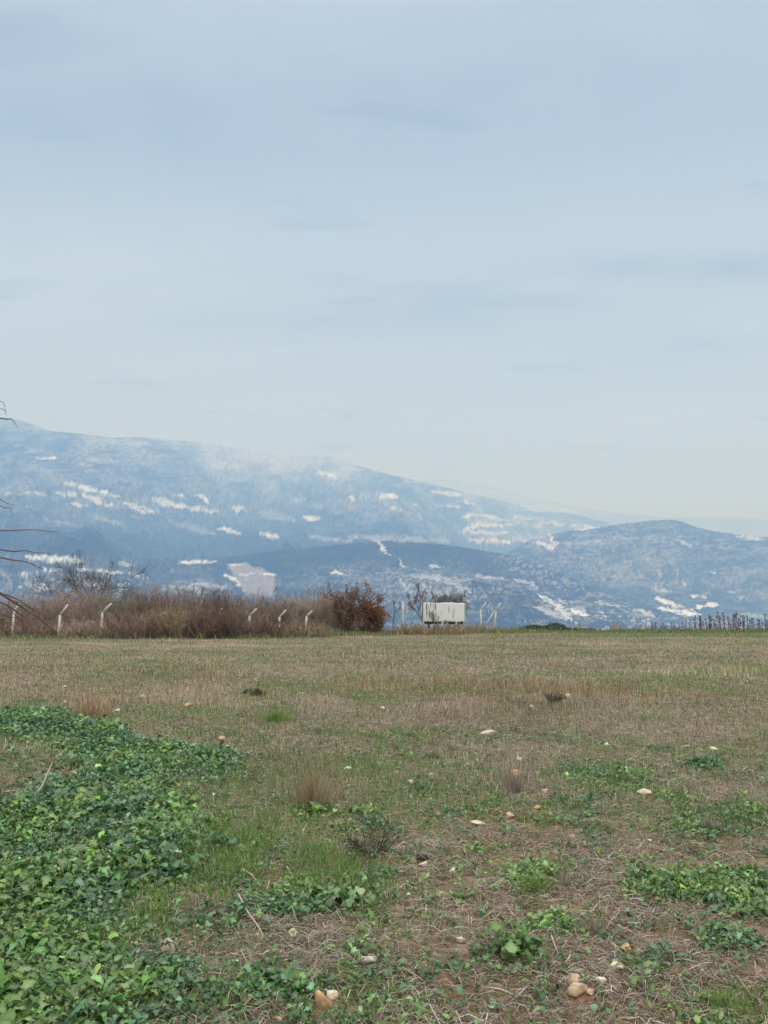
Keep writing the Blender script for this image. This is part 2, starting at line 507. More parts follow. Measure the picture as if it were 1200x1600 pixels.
def make_mountains():
    pxs = np.concatenate([np.arange(-900, -100, 10.), np.arange(-100, 1300, 1.5), np.arange(1300, 2100, 10.)])
    rs = np.concatenate([np.linspace(2500, 5600, 270), np.linspace(5615, 9000, 210)[0:], np.linspace(9040, 17000, 210)])
    PX, RR = np.meshgrid(pxs, rs, indexing='ij')
    az = (PX - 600) / F
    Y = RR; X = az * RR                     # r measured along the view axis

    def hgt(pts, D):
        a = np.array(pts, float)
        py = np.interp(PX, a[:, 0], a[:, 1])
        return CAMH + (HORIZON - py) / F * D

    nz = fbm(X / 900, Y / 1100, 11, 5, 0.52, True)
    nz2 = fbm(X / 260, Y / 420, 12, 4, 0.55, True)
    BASE = -172.0
    H = np.full(PX.shape, BASE)

    def ridge(pts, D, sf, sb, amp, fade, wig=0.0):
        Dm = D + wig * (fbm(X / 1500, 0 * X + 3.3, 21, 3) - 0.5)
        h0 = hgt(pts, Dm)
        dr = Dm - RR
        front = np.maximum(dr, 0); back = np.maximum(-dr, 0)
        hh = (h0 - BASE)
        fall = np.exp(-front / sf) * 0.55 + 0.45 * np.clip(1 - front / (2.0 * sf), 0, 1)
        h = BASE + hh * fall - back * sb
        s = np.clip(front / fade, 0, 1)
        h = h - hh * amp * s * (1 - 0.35 * np.clip(front / (3 * sf), 0, 1)) * (0.75 * (1 - nz) + 0.35 * (1 - nz2))
        return h

    DA = 8300 + 2600 * sstep(120, 430, PX) * (1 - 0.5 * sstep(520, 640, PX)) + 4300 * sstep(570, 860, PX)
    SF = 0.40 * DA
    HA = ridge(RID_A, DA, SF, 0.5, 0.42, 1600, 300)
    HB = ridge(RID_B, 16000, 2000, 0.2, 0.25, 1500)
    HC = ridge(RID_C, 6600, 1250, 0.25, 0.40, 900, 250)
    HD = ridge(RID_D, 4700, 700, 0.05, 0.30, 600, 300)
    HE = ridge(RID_E, 3700, 420, 0.20, 0.30, 300, 200)
    st = np.stack([HA, HB, HC, HD, HE])
    which = st.argmax(0)
    kz = 28.0
    mxh = st.max(0)
    H = np.maximum(mxh + kz * np.log(np.exp((st - mxh) / kz).sum(0)) - kz * 0.2, BASE)
    Z = H
    px, py = project(X.ravel(), Y.ravel(), Z.ravel())
    wh = which.ravel()
    xx, yy = X.ravel(), Y.ravel()
    # --- land cover
    f1 = fbm(xx / 420, yy / 600, 31, 5); f2 = fbm(px / 9, py / 3.2, 32, 3); f3 = fbm(px / 2.6, py / 1.7, 33, 2); f4 = fbm(px / 60, py / 16, 34, 4)
    gul_shade = nz.ravel() * 0.6 + nz2.ravel() * 0.4
    f5 = fbm(px / 4.2, py / 2.0, 35, 3)
    tex = (0.25 + 1.5 * sstep(0.25, 0.8, f3)) * (0.45 + 1.1 * gul_shade)  # gullies darkened in the colour to shade the spurs
    forest = blend((0.005, 0.009, 0.012), (0.020, 0.027, 0.030), f2)
    f6 = fbm(px / 34 + py / 60, py / 9, 36, 4)
    tex = tex * (0.45 + 1.1 * sstep(0.3, 0.7, f6))
    brush = blend((0.040, 0.042, 0.046), (0.130, 0.125, 0.130), sstep(0.3, 0.7, f5))
    zz = Z.ravel()
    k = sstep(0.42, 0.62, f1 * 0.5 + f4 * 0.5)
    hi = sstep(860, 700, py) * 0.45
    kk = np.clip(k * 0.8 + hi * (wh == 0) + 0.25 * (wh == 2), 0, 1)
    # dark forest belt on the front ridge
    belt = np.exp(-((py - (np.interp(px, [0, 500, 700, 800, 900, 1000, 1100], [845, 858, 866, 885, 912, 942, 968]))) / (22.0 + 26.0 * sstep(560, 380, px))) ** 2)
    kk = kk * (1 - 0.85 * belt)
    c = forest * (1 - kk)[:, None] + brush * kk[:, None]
    c = c * tex[:, None] * 0.62
    # pale fields
    pale = (sstep(0.55, 0.68, f4) * sstep(0.42, 0.6, f5) * 0.5 + 0.35 * sstep(0.60, 0.72, f5) * sstep(0.4, 0.6, f1)) * (1 - 0.8 * belt)
    c = c * (1 - pale)[:, None] + pale[:, None] * np.array((0.30, 0.31, 0.30))
    f7 = fbm(px / 22 + py / 30, py / 3.4, 37, 4); f8 = fbm(px / 7, py / 1.9, 38, 3)
    st7 = sstep(0.50, 0.62, f7) * sstep(0.42, 0.58, f8) * (1 - 0.85 * belt)
    c = c * (1 - 0.6 * st7)[:, None] + 0.6 * st7[:, None] * np.array((0.30, 0.31, 0.325))
    dk7 = sstep(0.46, 0.36, f7) * (wh == 0)
    c = c * (1 - 0.65 * dk7)[:, None]
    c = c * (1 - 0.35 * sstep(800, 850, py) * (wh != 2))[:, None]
    # scattered clearings dusted with snow
    dots = sstep(0.66, 0.78, fbm(px / 2.3, py / 1.3, 39, 2)) * sstep(0.42, 0.6, f1 * .5 + f6 * .5) * (1 - 0.7 * belt)
    c = c * (1 - 0.55 * dots)[:, None] + 0.55 * dots[:, None] * np.array((0.50, 0.53, 0.57))
    # high snow, paled further to paint the ridges fading into haze
    frost_haze = sstep(1250, 1850, zz + 800 * (f1 - 0.5) + 350 * (f5 - 0.5) + 350 * (f6 - 0.5)) * (0.65 + 0.35 * sstep(0.35, 0.6, f5))
    frost_haze = np.where(wh == 1, np.maximum(frost_haze, 0.55), frost_haze)
    frost_haze = np.where((wh == 0) & (px < 110), frost_haze * 0.4, frost_haze)
    c = c * (1 - 0.72 * frost_haze)[:, None] + 0.72 * frost_haze[:, None] * np.array((0.54, 0.60, 0.67))
    # --- snow and clearings
    snow = np.zeros(len(px))
    wx = px + 16 * (fbm(px / 9, py / 4, 51, 3) - 0.5); wy = py + 9 * (fbm(px / 7, py / 3, 52, 4) - 0.5)
    brk = fbm(px / 5, py / 2.2, 57, 3)

    def stroke(x0, y0, x1, y1, wd, s=1.0):
        nonlocal snow
        sel = np.where((px > min(x0, x1) - wd - 12) & (px < max(x0, x1) + wd + 12) & (py > min(y0, y1) - wd - 10) & (py < max(y0, y1) + wd + 10))[0]
        if not len(sel): return
        dx, dy = x1 - x0, y1 - y0
        L2 = dx * dx + dy * dy + 1e-6
        t = np.clip(((wx[sel] - x0) * dx + (wy[sel] - y0) * dy) / L2, 0, 1)
        d = np.hypot((wx[sel] - x0 - t * dx) * 0.8, wy[sel] - y0 - t * dy)
        ww = wd * 0.44 * (0.25 + 1.3 * brk[sel]) * (0.45 + 0.55 * np.sin(math.pi * np.clip(t * 0.9 + 0.05, 0, 1))) * (0.7 + 0.6 * f2[sel])
        snow[sel] = np.maximum(snow[sel], s * (1 - sstep(ww * 0.65, ww * 1.25 + 0.4, d)) * (0.65 + 0.35 * sstep(0.32, 0.5, brk[sel])))

    S = [(57, 715, 92, 717, 4), (120, 724, 145, 728, 5, .5), (97, 754, 125, 760, 6), (120, 758, 185, 776, 8), (90, 771, 130, 773, 7), (128, 773, 160, 784, 8), (150, 786, 187, 792, 6), (115, 788, 140, 790, 5),
         (195, 785, 248, 800, 7, .9), (205, 795, 225, 800, 5), (240, 780, 290, 793, 11), (290, 792, 345, 800, 7, .9), (270, 774, 288, 774, 3), (303, 774, 330, 777, 5), (318, 778, 326, 786, 6), (360, 795, 380, 794, 6), (340, 826, 372, 833, 6),
         (58, 662, 72, 669, 4, .8), (318, 684, 365, 698, 7, .7), (390, 701, 420, 706, 5, .5), (40, 768, 70, 773, 4, .8), (8, 772, 14, 770, 4, .6), (70, 812, 125, 822, 6, .35), (140, 805, 190, 818, 6, .4), (265, 815, 330, 832, 12, .3), (200, 752, 250, 757, 5, .3),
         (40, 870, 130, 877, 11), (65, 890, 90, 893, 6), (115, 887, 190, 896, 7, .9), (55, 914, 80, 920, 8), (110, 908, 170, 915, 9, .8), (200, 895, 235, 906, 6, .7), (280, 879, 300, 879, 5), (303, 878, 335, 878, 7), (185, 878, 205, 884, 5, .6),
         (34, 896, 42, 898, 5, .9), (0, 893, 14, 900, 7, .5), (300, 912, 350, 920, 6, .5), (255, 915, 300, 920, 6, .4),
         (498, 735, 522, 746, 6), (547, 778, 560, 779, 6), (565, 775, 580, 776, 5), (593, 776, 618, 774, 7), (474, 808, 500, 811, 10), (675, 768, 718, 772, 9), (613, 793, 625, 796, 5, .9), (680, 790, 718, 791, 5, .9),
         (726, 784, 745, 789, 5), (655, 803, 682, 825, 3, .6), (645, 789, 655, 790, 3, .9), (405, 833, 438, 840, 6), (590, 843, 611, 870, 4, .7), (622, 875, 636, 887, 3, .6), (523, 894, 533, 895, 6), (670, 885, 693, 885, 5, .6),
         (485, 838, 545, 845, 9, .4), (545, 838, 700, 845, 9, .4), (405, 800, 460, 812, 13, .3), (450, 785, 480, 780, 9, .3), (720, 808, 745, 803, 6), (720, 832, 760, 815, 8), (750, 805, 790, 812, 6), (740, 820, 800, 820, 6), (730, 843, 800, 846, 9), (740, 832, 790, 833, 6),
         (800, 808, 832, 811, 5), (838, 826, 850, 812, 6, .8), (850, 815, 880, 820, 6, .8), (895, 820, 930, 822, 6), (905, 827, 932, 825, 5), (840, 795, 900, 800, 8, .5), (815, 790, 850, 800, 7, .5), (858, 835, 868, 853, 7, .8), (840, 848, 866, 856, 7, .9), (800, 838, 822, 845, 6, .7),
         (1150, 837, 1192, 843, 6, .7), (1005, 838, 1045, 841, 5, .35), (1058, 844, 1082, 854, 6, .5), (910, 848, 935, 843, 5, .3), (960, 840, 980, 842, 5, .3), (1110, 894, 1117, 896, 4, .9), (1064, 910, 1068, 914, 4, .8),
         (840, 930, 872, 945, 5, .85), (890, 953, 918, 961, 7), (868, 944, 892, 969, 11, .75), (835, 948, 880, 964, 10, .5), (1027, 935, 1060, 948, 7), (1030, 950, 1092, 961, 8), (1080, 931, 1102, 934, 5), (1088, 948, 1118, 946, 7), (1108, 941, 1114, 948, 6), (1060, 945, 1085, 955, 5, .8),
         (935, 940, 975, 948, 5, .5), (990, 952, 1020, 962, 6, .6), (1160, 960, 1200, 965, 6, .5), (640, 900, 700, 905, 7, .45), (625, 905, 640, 925, 6, .5), (700, 910, 735, 925, 8, .5), (745, 900, 790, 905, 6, .45), (800, 905, 840, 915, 6, .45), (690, 925, 730, 940, 7, .5), (1135, 925, 1150, 925, 4, .5),
         (1150, 935, 1165, 934, 4, .6), (940, 896, 945, 906, 3, .4), (958, 898, 962, 908, 3, .4), (1000, 892, 1004, 902, 3, .4), (1030, 892, 1034, 902, 3, .45), (1058, 890, 1062, 902, 3, .45), (1020, 921, 1050, 925, 4, .5), (860, 848, 940, 850, 4, .25)]
    for s in S: stroke(*s)
    zones = [(795, 825, 78, 28, 0, .9, .52), (850, 845, 40, 14, 0, .5, .55), (700, 915, 120, 22, 4, .55, .50), (860, 905, 110, 14, 20, .45, .5), (880, 945, 70, 14, 22, .6, .5), (1020, 965, 190, 16, 4, .55, .52), (110, 915, 150, 30, 0, .6, .54), (325, 918, 60, 14, 0, .7, .5),
             (560, 895, 90, 16, 0, .3, .54), (830, 880, 70, 9, 12, .4, .5), (1080, 850, 130, 22, 6, .28, .54), (240, 790, 130, 16, 4, .5, .58), (1000, 905, 200, 40, 0, .25, .57), (130, 760, 200, 30, 0, .25, .60), (600, 790, 200, 40, 8, .28, .60), (930, 935, 60, 14, 10, .4, .5), (60, 890, 120, 30, 0, .5, .58)]
    g1 = fbm(px / 3.6, py / 1.9, 55, 3); g2 = fbm(px / 14, py / 5, 56, 2)
    for cx, cy, rx, ry, rot, s, th in zones:
        a = rad(rot); u = (px - cx) * math.cos(a) + (py - cy) * math.sin(a); v = -(px - cx) * math.sin(a) + (py - cy) * math.cos(a)
        e = np.clip(1.3 - (u / rx) ** 2 - (v / ry) ** 2, 0, 1)
        snow = np.maximum(snow, 0.62 * s * e * sstep(th, th + 0.12, 0.65 * g1 + 0.35 * g2))
    # bare quarry
    q = poly_mask(wx, wy, [(357, 884), (362, 879), (385, 881), (412, 889), (428, 897), (431, 935), (385, 930), (368, 905)])
    c = np.where(q[:, None], blend((0.20, 0.18, 0.175), (0.36, 0.32, 0.315), f5), c)
    # quarry rims and roads
    snow2 = snow.copy()
    for s in [(355, 898, 374, 913, 8, .9), (358, 882, 384, 881, 4, .8), (408, 897, 430, 898, 4, .9), (375, 896, 395, 898, 3, .7)]:
        stroke(*s)
    c = c * (1 - snow)[:, None] + snow[:, None] * np.array((0.76, 0.82, 0.88))
    nA, nB = PX.shape
    V = np.stack([X, Y, Z], -1).reshape(-1, 3)
    i, j = np.meshgrid(np.arange(nA - 1), np.arange(nB - 1), indexing='ij')
    qd = np.stack([i * nB + j, (i + 1) * nB + j, (i + 1) * nB + j + 1, i * nB + j + 1], -1).reshape(-1, 4)
    m = attr_mat('mountain_cover', 0.95, 0.1, 0.02, 0.15)
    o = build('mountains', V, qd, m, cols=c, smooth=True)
    tag(o, kind='structure')
    return float(Z.max())


ZTOP = make_mountains()

# ------------------------------------------------------------------ haze
HAZE = 2.4e-4
m = bpy.data.materials.new('haze_air'); m.use_nodes = True
hn = m.node_tree; hn.nodes.remove(hn.nodes['Principled BSDF'])
pv = hn.nodes.new('ShaderNodeVolumePrincipled')
pv.inputs['Color'].default_value = (0.29, 0.545, 1.0, 1)
pv.inputs['Absorption Color'].default_value = (1, 1, 1, 1)
pv.inputs['Density'].default_value = HAZE
pv.inputs['Anisotropy'].default_value = 0.0
hn.links.new(pv.outputs[0], hn.nodes['Material Output'].inputs['Volume'])
bx, bt, bb = 17600, ZTOP + 6, -174.5
hv = [(x, y, z) for z in (bb, bt) for y in (-bx, bx) for x in (-bx, bx)]
hq = np.array([(0, 2, 3, 1), (4, 5, 7, 6), (0, 1, 5, 4), (2, 6, 7, 3), (0, 4, 6, 2), (1, 3, 7, 5)])
tag(build('haze', hv, hq, m), kind='stuff')

# ------------------------------------------------------------------ scatter helpers


def scatter(n, r0, r1, half=0.50, power=0.0, rng=R):
    """points in the wedge in front of the camera; log-radial (denser near)"""
    r = np.exp(rng.uniform(math.log(r0), math.log(r1), n))
    a = rng.uniform(-half, half, n)
    x = np.tan(a) * r; y = r
    px, py = project(x, y, np.zeros(n))
    return x, y, px, py


def blades(x, y, z0, h, wd, lean, az, cols, bend=0.5, rng=R):
    """upright tapering blades, two segments"""
    n = len(x)
    face = rng.uniform(0, math.pi, n)
    # turn most blades roughly broad side to a random heading
    sx, sy = np.cos(face) * wd * 0.5, np.sin(face) * wd * 0.5
    dx, dy = np.cos(az) * lean * h, np.sin(az) * lean * h
    V = np.empty((n, 5, 3))
    b = np.stack([x, y, z0], -1)
    V[:, 0] = b + np.stack([-sx, -sy, 0 * x], -1); V[:, 1] = b + np.stack([sx, sy, 0 * x], -1)
    mid = b + np.stack([dx * 0.35, dy * 0.35, h * 0.55], -1)
    V[:, 2] = mid + np.stack([sx, sy, 0 * x], -1) * 0.75; V[:, 3] = mid - np.stack([sx, sy, 0 * x], -1) * 0.75
    V[:, 4] = b + np.stack([dx, dy, h * (1 - bend * lean)], -1)
    o = np.arange(n) * 5
    q = np.stack([o, o + 1, o + 2, o + 3], -1); t = np.stack([o + 3, o + 2, o + 4], -1)
    C = np.repeat(cols, 5, 0)
    return V.reshape(-1, 3), q, t, C


def lying(x, y, z0, L, wd, az, cols, arch=0.15, rng=R):
    """straws lying on the ground: three-sided thin tubes with a slight arch"""
    n = len(x)
    d = np.stack([np.cos(az), np.sin(az), rng.normal(0, 0.14, n)], -1) * L[:, None]
    s = np.stack([-np.sin(az), np.cos(az), 0 * az], -1) * (L * rng.normal(0, 0.12, n))[:, None]
    P = np.empty((n, 3, 3)); b = np.stack([x, y, z0], -1)
    P[:, 0] = b - d * 0.5; P[:, 1] = b + s; P[:, 1, 2] += L * np.abs(rng.normal(0, arch, n)); P[:, 2] = b + d * 0.5
    P[:, 0, 2] = np.maximum(P[:, 0, 2], z0 - 0.01); P[:, 2, 2] = np.maximum(P[:, 2, 2], z0 - 0.01)
    Rr = np.repeat((wd * 0.5)[:, None], 3, 1); Rr[:, 2] *= 0.5
    V, q = tubes(P, Rr, 3)
    return V, q, np.repeat(cols, 9, 0)


def gz(x, y):
    return field_z(x, y)


def vary(c, rng, amt=0.2):
    n = len(c)
    return np.clip(c * np.exp(rng.normal(0, amt, (n, 1))) * (1 + rng.normal(0, 0.05, (n, 3))), 0.005, 0.9)


PAL_DRY = np.array([(0.48, 0.39, 0.27), (0.37, 0.285, 0.20), (0.62, 0.55, 0.44), (0.29, 0.20, 0.14), (0.45, 0.395, 0.29), (0.17, 0.13, 0.09)])
PAL_GRN = np.array([(0.175, 0.325, 0.065), (0.14, 0.275, 0.065), (0.25, 0.38, 0.10), (0.22, 0.285, 0.095)])


def pick(pal, n, rng, p=None):
    return pal[rng.choice(len(pal), n, p=p)]


CREAM, WHITE, TAN, ORANGE, PINK = (.62, .53, .39), (.72, .67, .56), (.56, .42, .27), (.60, .385, .20), (.52, .40, .32)
STONES = [
    (264, 1482, 20, 23, CREAM, 'upright cream stone with an orange foot beside the leafy crop'),
    (503, 1566, 28, 25, ORANGE, 'big orange stone at the bottom edge of the field, larger of a pair'),
    (519, 1557, 23, 12, CREAM, 'cream flat stone leaning behind the big orange stone'),
    (577, 1500, 29, 11, WHITE, 'flat whitish oblong stone on straw below the middle leaf patch'),
    (458, 1457, 21, 11, TAN, 'dull tan stone at the lower rim of the middle leaf patch'),
    (567, 1489, 12, 8, (.5, .52, .36), 'small greenish stone just above the flat whitish oblong stone'),
    (720, 1468, 17, 11, WHITE, 'white angular stone alone on straw in the lower middle'),
    (663, 1351, 17, 9, CREAM, 'cream stone tucked under a dark brown clod'),
    (707, 1360, 11, 7, WHITE, 'little white stone right of the dark grey clod'),
    (745, 1496, 9, 6, WHITE, 'tiny white stone at the left foot of the broad leafy weed'),
    (435, 1594, 12, 9, TAN, 'tan pebble at the very bottom edge below the leaf patch'),
    (980, 1485, 19, 16, ORANGE, 'rounded pale orange stone, highest of the cluster on brown soil'),
    (961, 1512, 25, 11, CREAM, 'oblong cream stone in the middle of the cluster on brown soil'),
    (938, 1532, 19, 10, WHITE, 'whitish stone between the oblong cream stone and the big tan stone'),
    (897, 1528, 19, 9, TAN, 'small tan stone just behind the big tan stone'),
    (902, 1547, 31, 16, TAN, 'big tan stone, largest of the cluster on brown soil'),
    (921, 1550, 14, 9, TAN, 'small tan stone touching the right side of the big tan stone'),
    (1004, 1238, 29, 8, CREAM, 'long flat cream stone among green weeds at the right'),
    (838, 1262, 11, 7, ORANGE, 'small orange pebble below the pale grey dry tuft'),
    (806, 1209, 16, 9, ORANGE, 'orange stone in front of the pale grey dry tuft'),
    (853, 1236, 12, 9, PINK, 'pinkish grey stone right of the pale grey dry tuft'),
    (948, 1163, 10, 7, WHITE, 'white stone alone in the right middle of the stubble'),
    (1072, 1166, 11, 5, PINK, 'flat pinkish stone in the stubble above the upright dark weed'),
    (1114, 1170, 11, 6, WHITE, 'white stone right of the flat pinkish stone'),
    (763, 1145, 22, 7, CREAM, 'broad flat cream stone in the centre of the stubble'),
    (542, 1201, 12, 6, WHITE, 'dull white stone right of the tall tan dry tuft'),
    (642, 1223, 11, 7, PINK, 'pale pinkish stone in the short weeds of the middle field'),
    (596, 1106, 8, 5, WHITE, 'small white stone far off in the stubble right of the hedge bush'),
    (797, 1274, 16, 9, TAN, 'tan stone on bare soil below the orange pebble'),
    (745, 1286, 22, 8, CREAM, 'long cream stone on bare soil left of the tan one'),
    (672, 1211, 10, 6, CREAM, 'small cream stone above the pale pinkish stone'),
    (181, 1111, 13, 6, WHITE, 'bright white flat stone behind the leafy crop'),
    (292, 1102, 12, 6, ORANGE, 'yellowish stone in the stubble right of the bright white flat stone'),
    (223, 1089, 9, 5, PINK, 'pale pinkish stone between the white flat and the yellowish stones'),
    (102, 1072, 6, 5, WHITE, 'small white stone far left in the stubble, nearest to the hedge'),
    (101, 1097, 6, 5, WHITE, 'small white stone far left, close to the reddish dry tuft'),
    (282, 1188, 10, 6, ORANGE, 'orange tinted stone inside the leafy crop'),
    (277, 1240, 17, 6, PINK, 'pale flat stone at the notch in the crop edge'),
    (347, 1154, 12, 7, TAN, 'tan stone just beyond the top of the leafy crop'),
    (888, 1089, 9, 7, CREAM, 'cream stone right above the low dark dry weed'),
    (831, 1104, 9, 6, WHITE, 'white stone left of the low dark dry weed'),
    (967, 1112, 7, 5, WHITE, 'small white stone far right of the low dark dry weed'),
    (1128, 1137, 10, 5, PINK, 'pinkish stone near the right edge, highest of the right stubble stones'),
    (811, 1186, 8, 6, WHITE, 'small white stone above the orange stone and the grey tuft'),
    (1112, 1467, 10, 6, WHITE, 'whitish stone on soil below the right leaf patch'),
    (998, 1382, 10, 5, WHITE, 'little pale stone at the upper rim of the right leaf patch'),
    (1015, 1313, 7, 6, WHITE, 'bright little pebble on red soil above the right leaf patch'),
    (893, 1307, 9, 6, PINK, 'pinkish pebble on the bare red soil strip'),
    (1171, 1545, 8, 6, WHITE, 'white pebble near the lower right corner'),
    (302, 1361, 12, 8, WHITE, 'white pebble in the grass at the crop edge')]
_SP = []
for q_ in STONES:
    g_ = ground(q_[0], q_[1] + q_[3] * 0.45); _SP.append((g_[0], g_[1], q_[2] * g_[1] / F * 0.62))
_SP = np.array(_SP)


def clear(x, y):
    """nothing grows where a stone lies, nor just in front of it"""
    ok = np.ones(len(x), bool)
    for a, b, r in _SP:
        k = np.where(np.abs(x - a) < r * 1.2)[0]
        dx = (x[k] - a) / r; dy = (y[k] - b); dy = np.where(dy < 0, dy / (r * 2.6), dy / r)
        ok[k] &= (dx * dx + dy * dy) > 1
    return ok


# ---- dry standing grass
def dry_grass():
    rng = np.random.default_rng(101)
    A = Acc()
    # near and middle field
    x, y, px, py = scatter(680000, 2.6, 66, 0.62, rng=rng)
    tl = tan_level(x, y, px, py); so_ = soil_level(x, y, px, py); cd_ = np.maximum(crop_density(x, y, px, py), crop_patches(x, y, px, py)); g = green_level(x, y, px, py)
    p = tl * (1 - 0.65 * np.clip(so_, 0, 1)) * (1 - 0.95 * cd_) * (1 - 0.75 * g)
    p = np.where(y < 12, p * 0.75, p)
    k = (rng.random(len(x)) < p) & clear(x, y)
    x, y, tl, px, py = x[k], y[k], tl[k], px[k], py[k]
    n = len(x)
    hmax = 0.05 + 0.24 * tl ** 1.6
    hmax = np.where(y > 30, hmax * 0.8, hmax)
    h = hmax * rng.uniform(0.35, 1.1, n)
    wd = np.maximum(rng.uniform(0.002, 0.0045, n), 0.00042 * y)
    c = vary(pick(PAL_DRY, n, rng), rng, 0.22)
    # broad bands of tint across the field
    t = fbm(x / 5, y / 2.5, 111, 3)[:, None]
    t2 = fbm(x / 1.1, y / 1.6, 112, 3)[:, None]
    c = c * (0.45 + 0.65 * t + 0.55 * t2) * np.where(t2 > 0.47, 1, np.array([[0.86, 1.0, 0.78]]))
    for cx, cy, rx, ry, m3 in [(1080, 1055, 260, 9, (1.35, 1.33, 1.30)), (650, 1076, 330, 20, (.98, .84, .76)), (200, 1045, 300, 22, (.88, .98, .78)), (1100, 1012, 300, 8, (.88, .95, .78)), (300, 1012, 400, 6, (1.12, 1.12, 1.05)), (980, 1085, 180, 14, (1.12, 1.05, .95)), (800, 1020, 200, 8, (.86, .84, .78)), (500, 1150, 250, 30, (.9, .98, .82)), (900, 1140, 160, 20, (.9, .95, .85))]:
        e_ = (ell(px, py, cx, cy, rx, ry) * np.clip(0.4 + 1.2 * fbm(x / 1.5, y / 2, 117, 3), 0, 1))[:, None]
        c = c * (1 - e_ + e_ * np.array([m3]))
    pink = 0.6 * ell(px, py, 140, 1105, 90, 26)[:, None]; c = c * (1 - pink * np.array([[0.0, 0.18, 0.25]]))
    V, q, tr, C = blades(x, y, gz(x, y) - 0.005, h, wd, rng.uniform(0, 0.7, n), rng.uniform(0, 6.28, n), c, rng=rng)
    A.add(V, q, C); A.f.setdefault(3, []).append(tr)
    return A.build('dry_grass', attr_mat('dry_grass', 0.85, 0.2, 30, 0.15, 0.25))


tag(dry_grass(), kind='stuff')


# ---- straw litter
def straw():
    rng = np.random.default_rng(102)
    x, y, px, py = scatter(540000, 2.6, 36, 0.62, rng=rng)
    cd_ = np.maximum(crop_density(x, y, px, py), 0.7 * crop_patches(x, y, px, py)); g = green_level(x, y, px, py)
    so_ = soil_level(x, y, px, py)
    clump = sstep(0.35, 0.65, fbm(x / 0.35, y / 0.35, 121, 3))
    p = (0.30 + 0.7 * clump) * (1 - 0.9 * cd_) * (1 - 0.6 * g) * (1 - 0.25 * so_)
    k = (rng.random(len(x)) < p) & clear(x, y)
    x, y = x[k], y[k]; n = len(x)
    L = rng.gamma(3, 0.022, n).clip(0.015, 0.28)
    wd = np.maximum(rng.uniform(0.0018, 0.0042, n), 0.00042 * y)
    c = vary(pick(PAL_DRY, n, rng, [.2, .2, .25, .15, .1, .1]), rng, 0.3)
    gry = rng.random(n) < 0.3
    c[gry] = vary(np.broadcast_to(np.array([(0.44, 0.40, 0.35)]), (int(gry.sum()), 3)), rng, 0.25)
    V, q, C = lying(x, y, gz(x, y) + rng.uniform(0.0, 0.022, n), L, wd, rng.uniform(0, 6.28, n), c, rng=rng)
    A = Acc(); A.add(V, q, C)
    return A.build('straw_litter', attr_mat('straw', 0.8, 0.25, 40, 0.15, 0.1))


tag(straw(), kind='stuff')


# ---- fresh grass
def green_grass():
    rng = np.random.default_rng(103)
    x, y, px, py = scatter(830000, 2.6, 62, 0.62, rng=rng)
    g = green_level(x, y, px, py); cd_ = crop_density(x, y, px, py)
    cl = sstep(0.35, 0.6, fbm(x / 0.22, y / 0.22, 131, 3))
    p = (g ** 1.2) * (0.5 + 0.5 * cl) * (1 - 0.85 * cd_) + 0.02
    k = (rng.random(len(x)) < p) & clear(x, y)
    x, y, g = x[k], y[k], g[k]; n = len(x)
    h = (0.03 + 0.085 * g) * rng.uniform(0.4, 1.2, n)
    wd = np.maximum(rng.uniform(0.003, 0.006, n), 0.00045 * y)
    c = vary(pick(PAL_GRN, n, rng), rng, 0.22)
    d = rng.random(n) < 0.18; c[d] = vary(pick(PAL_DRY, int(d.sum()), rng), rng, 0.2)
    V, q, tr, C = blades(x, y, gz(x, y) - 0.005, h, wd, rng.uniform(0.1, 1.0, n), rng.uniform(0, 6.28, n), c, rng=rng)
    A = Acc(); A.add(V, q, C); A.f.setdefault(3, []).append(tr)
    return A.build('green_grass', attr_mat('green_grass', 0.6, 0.35, 30, 0.2, 0.3))


tag(green_grass(), kind='stuff')


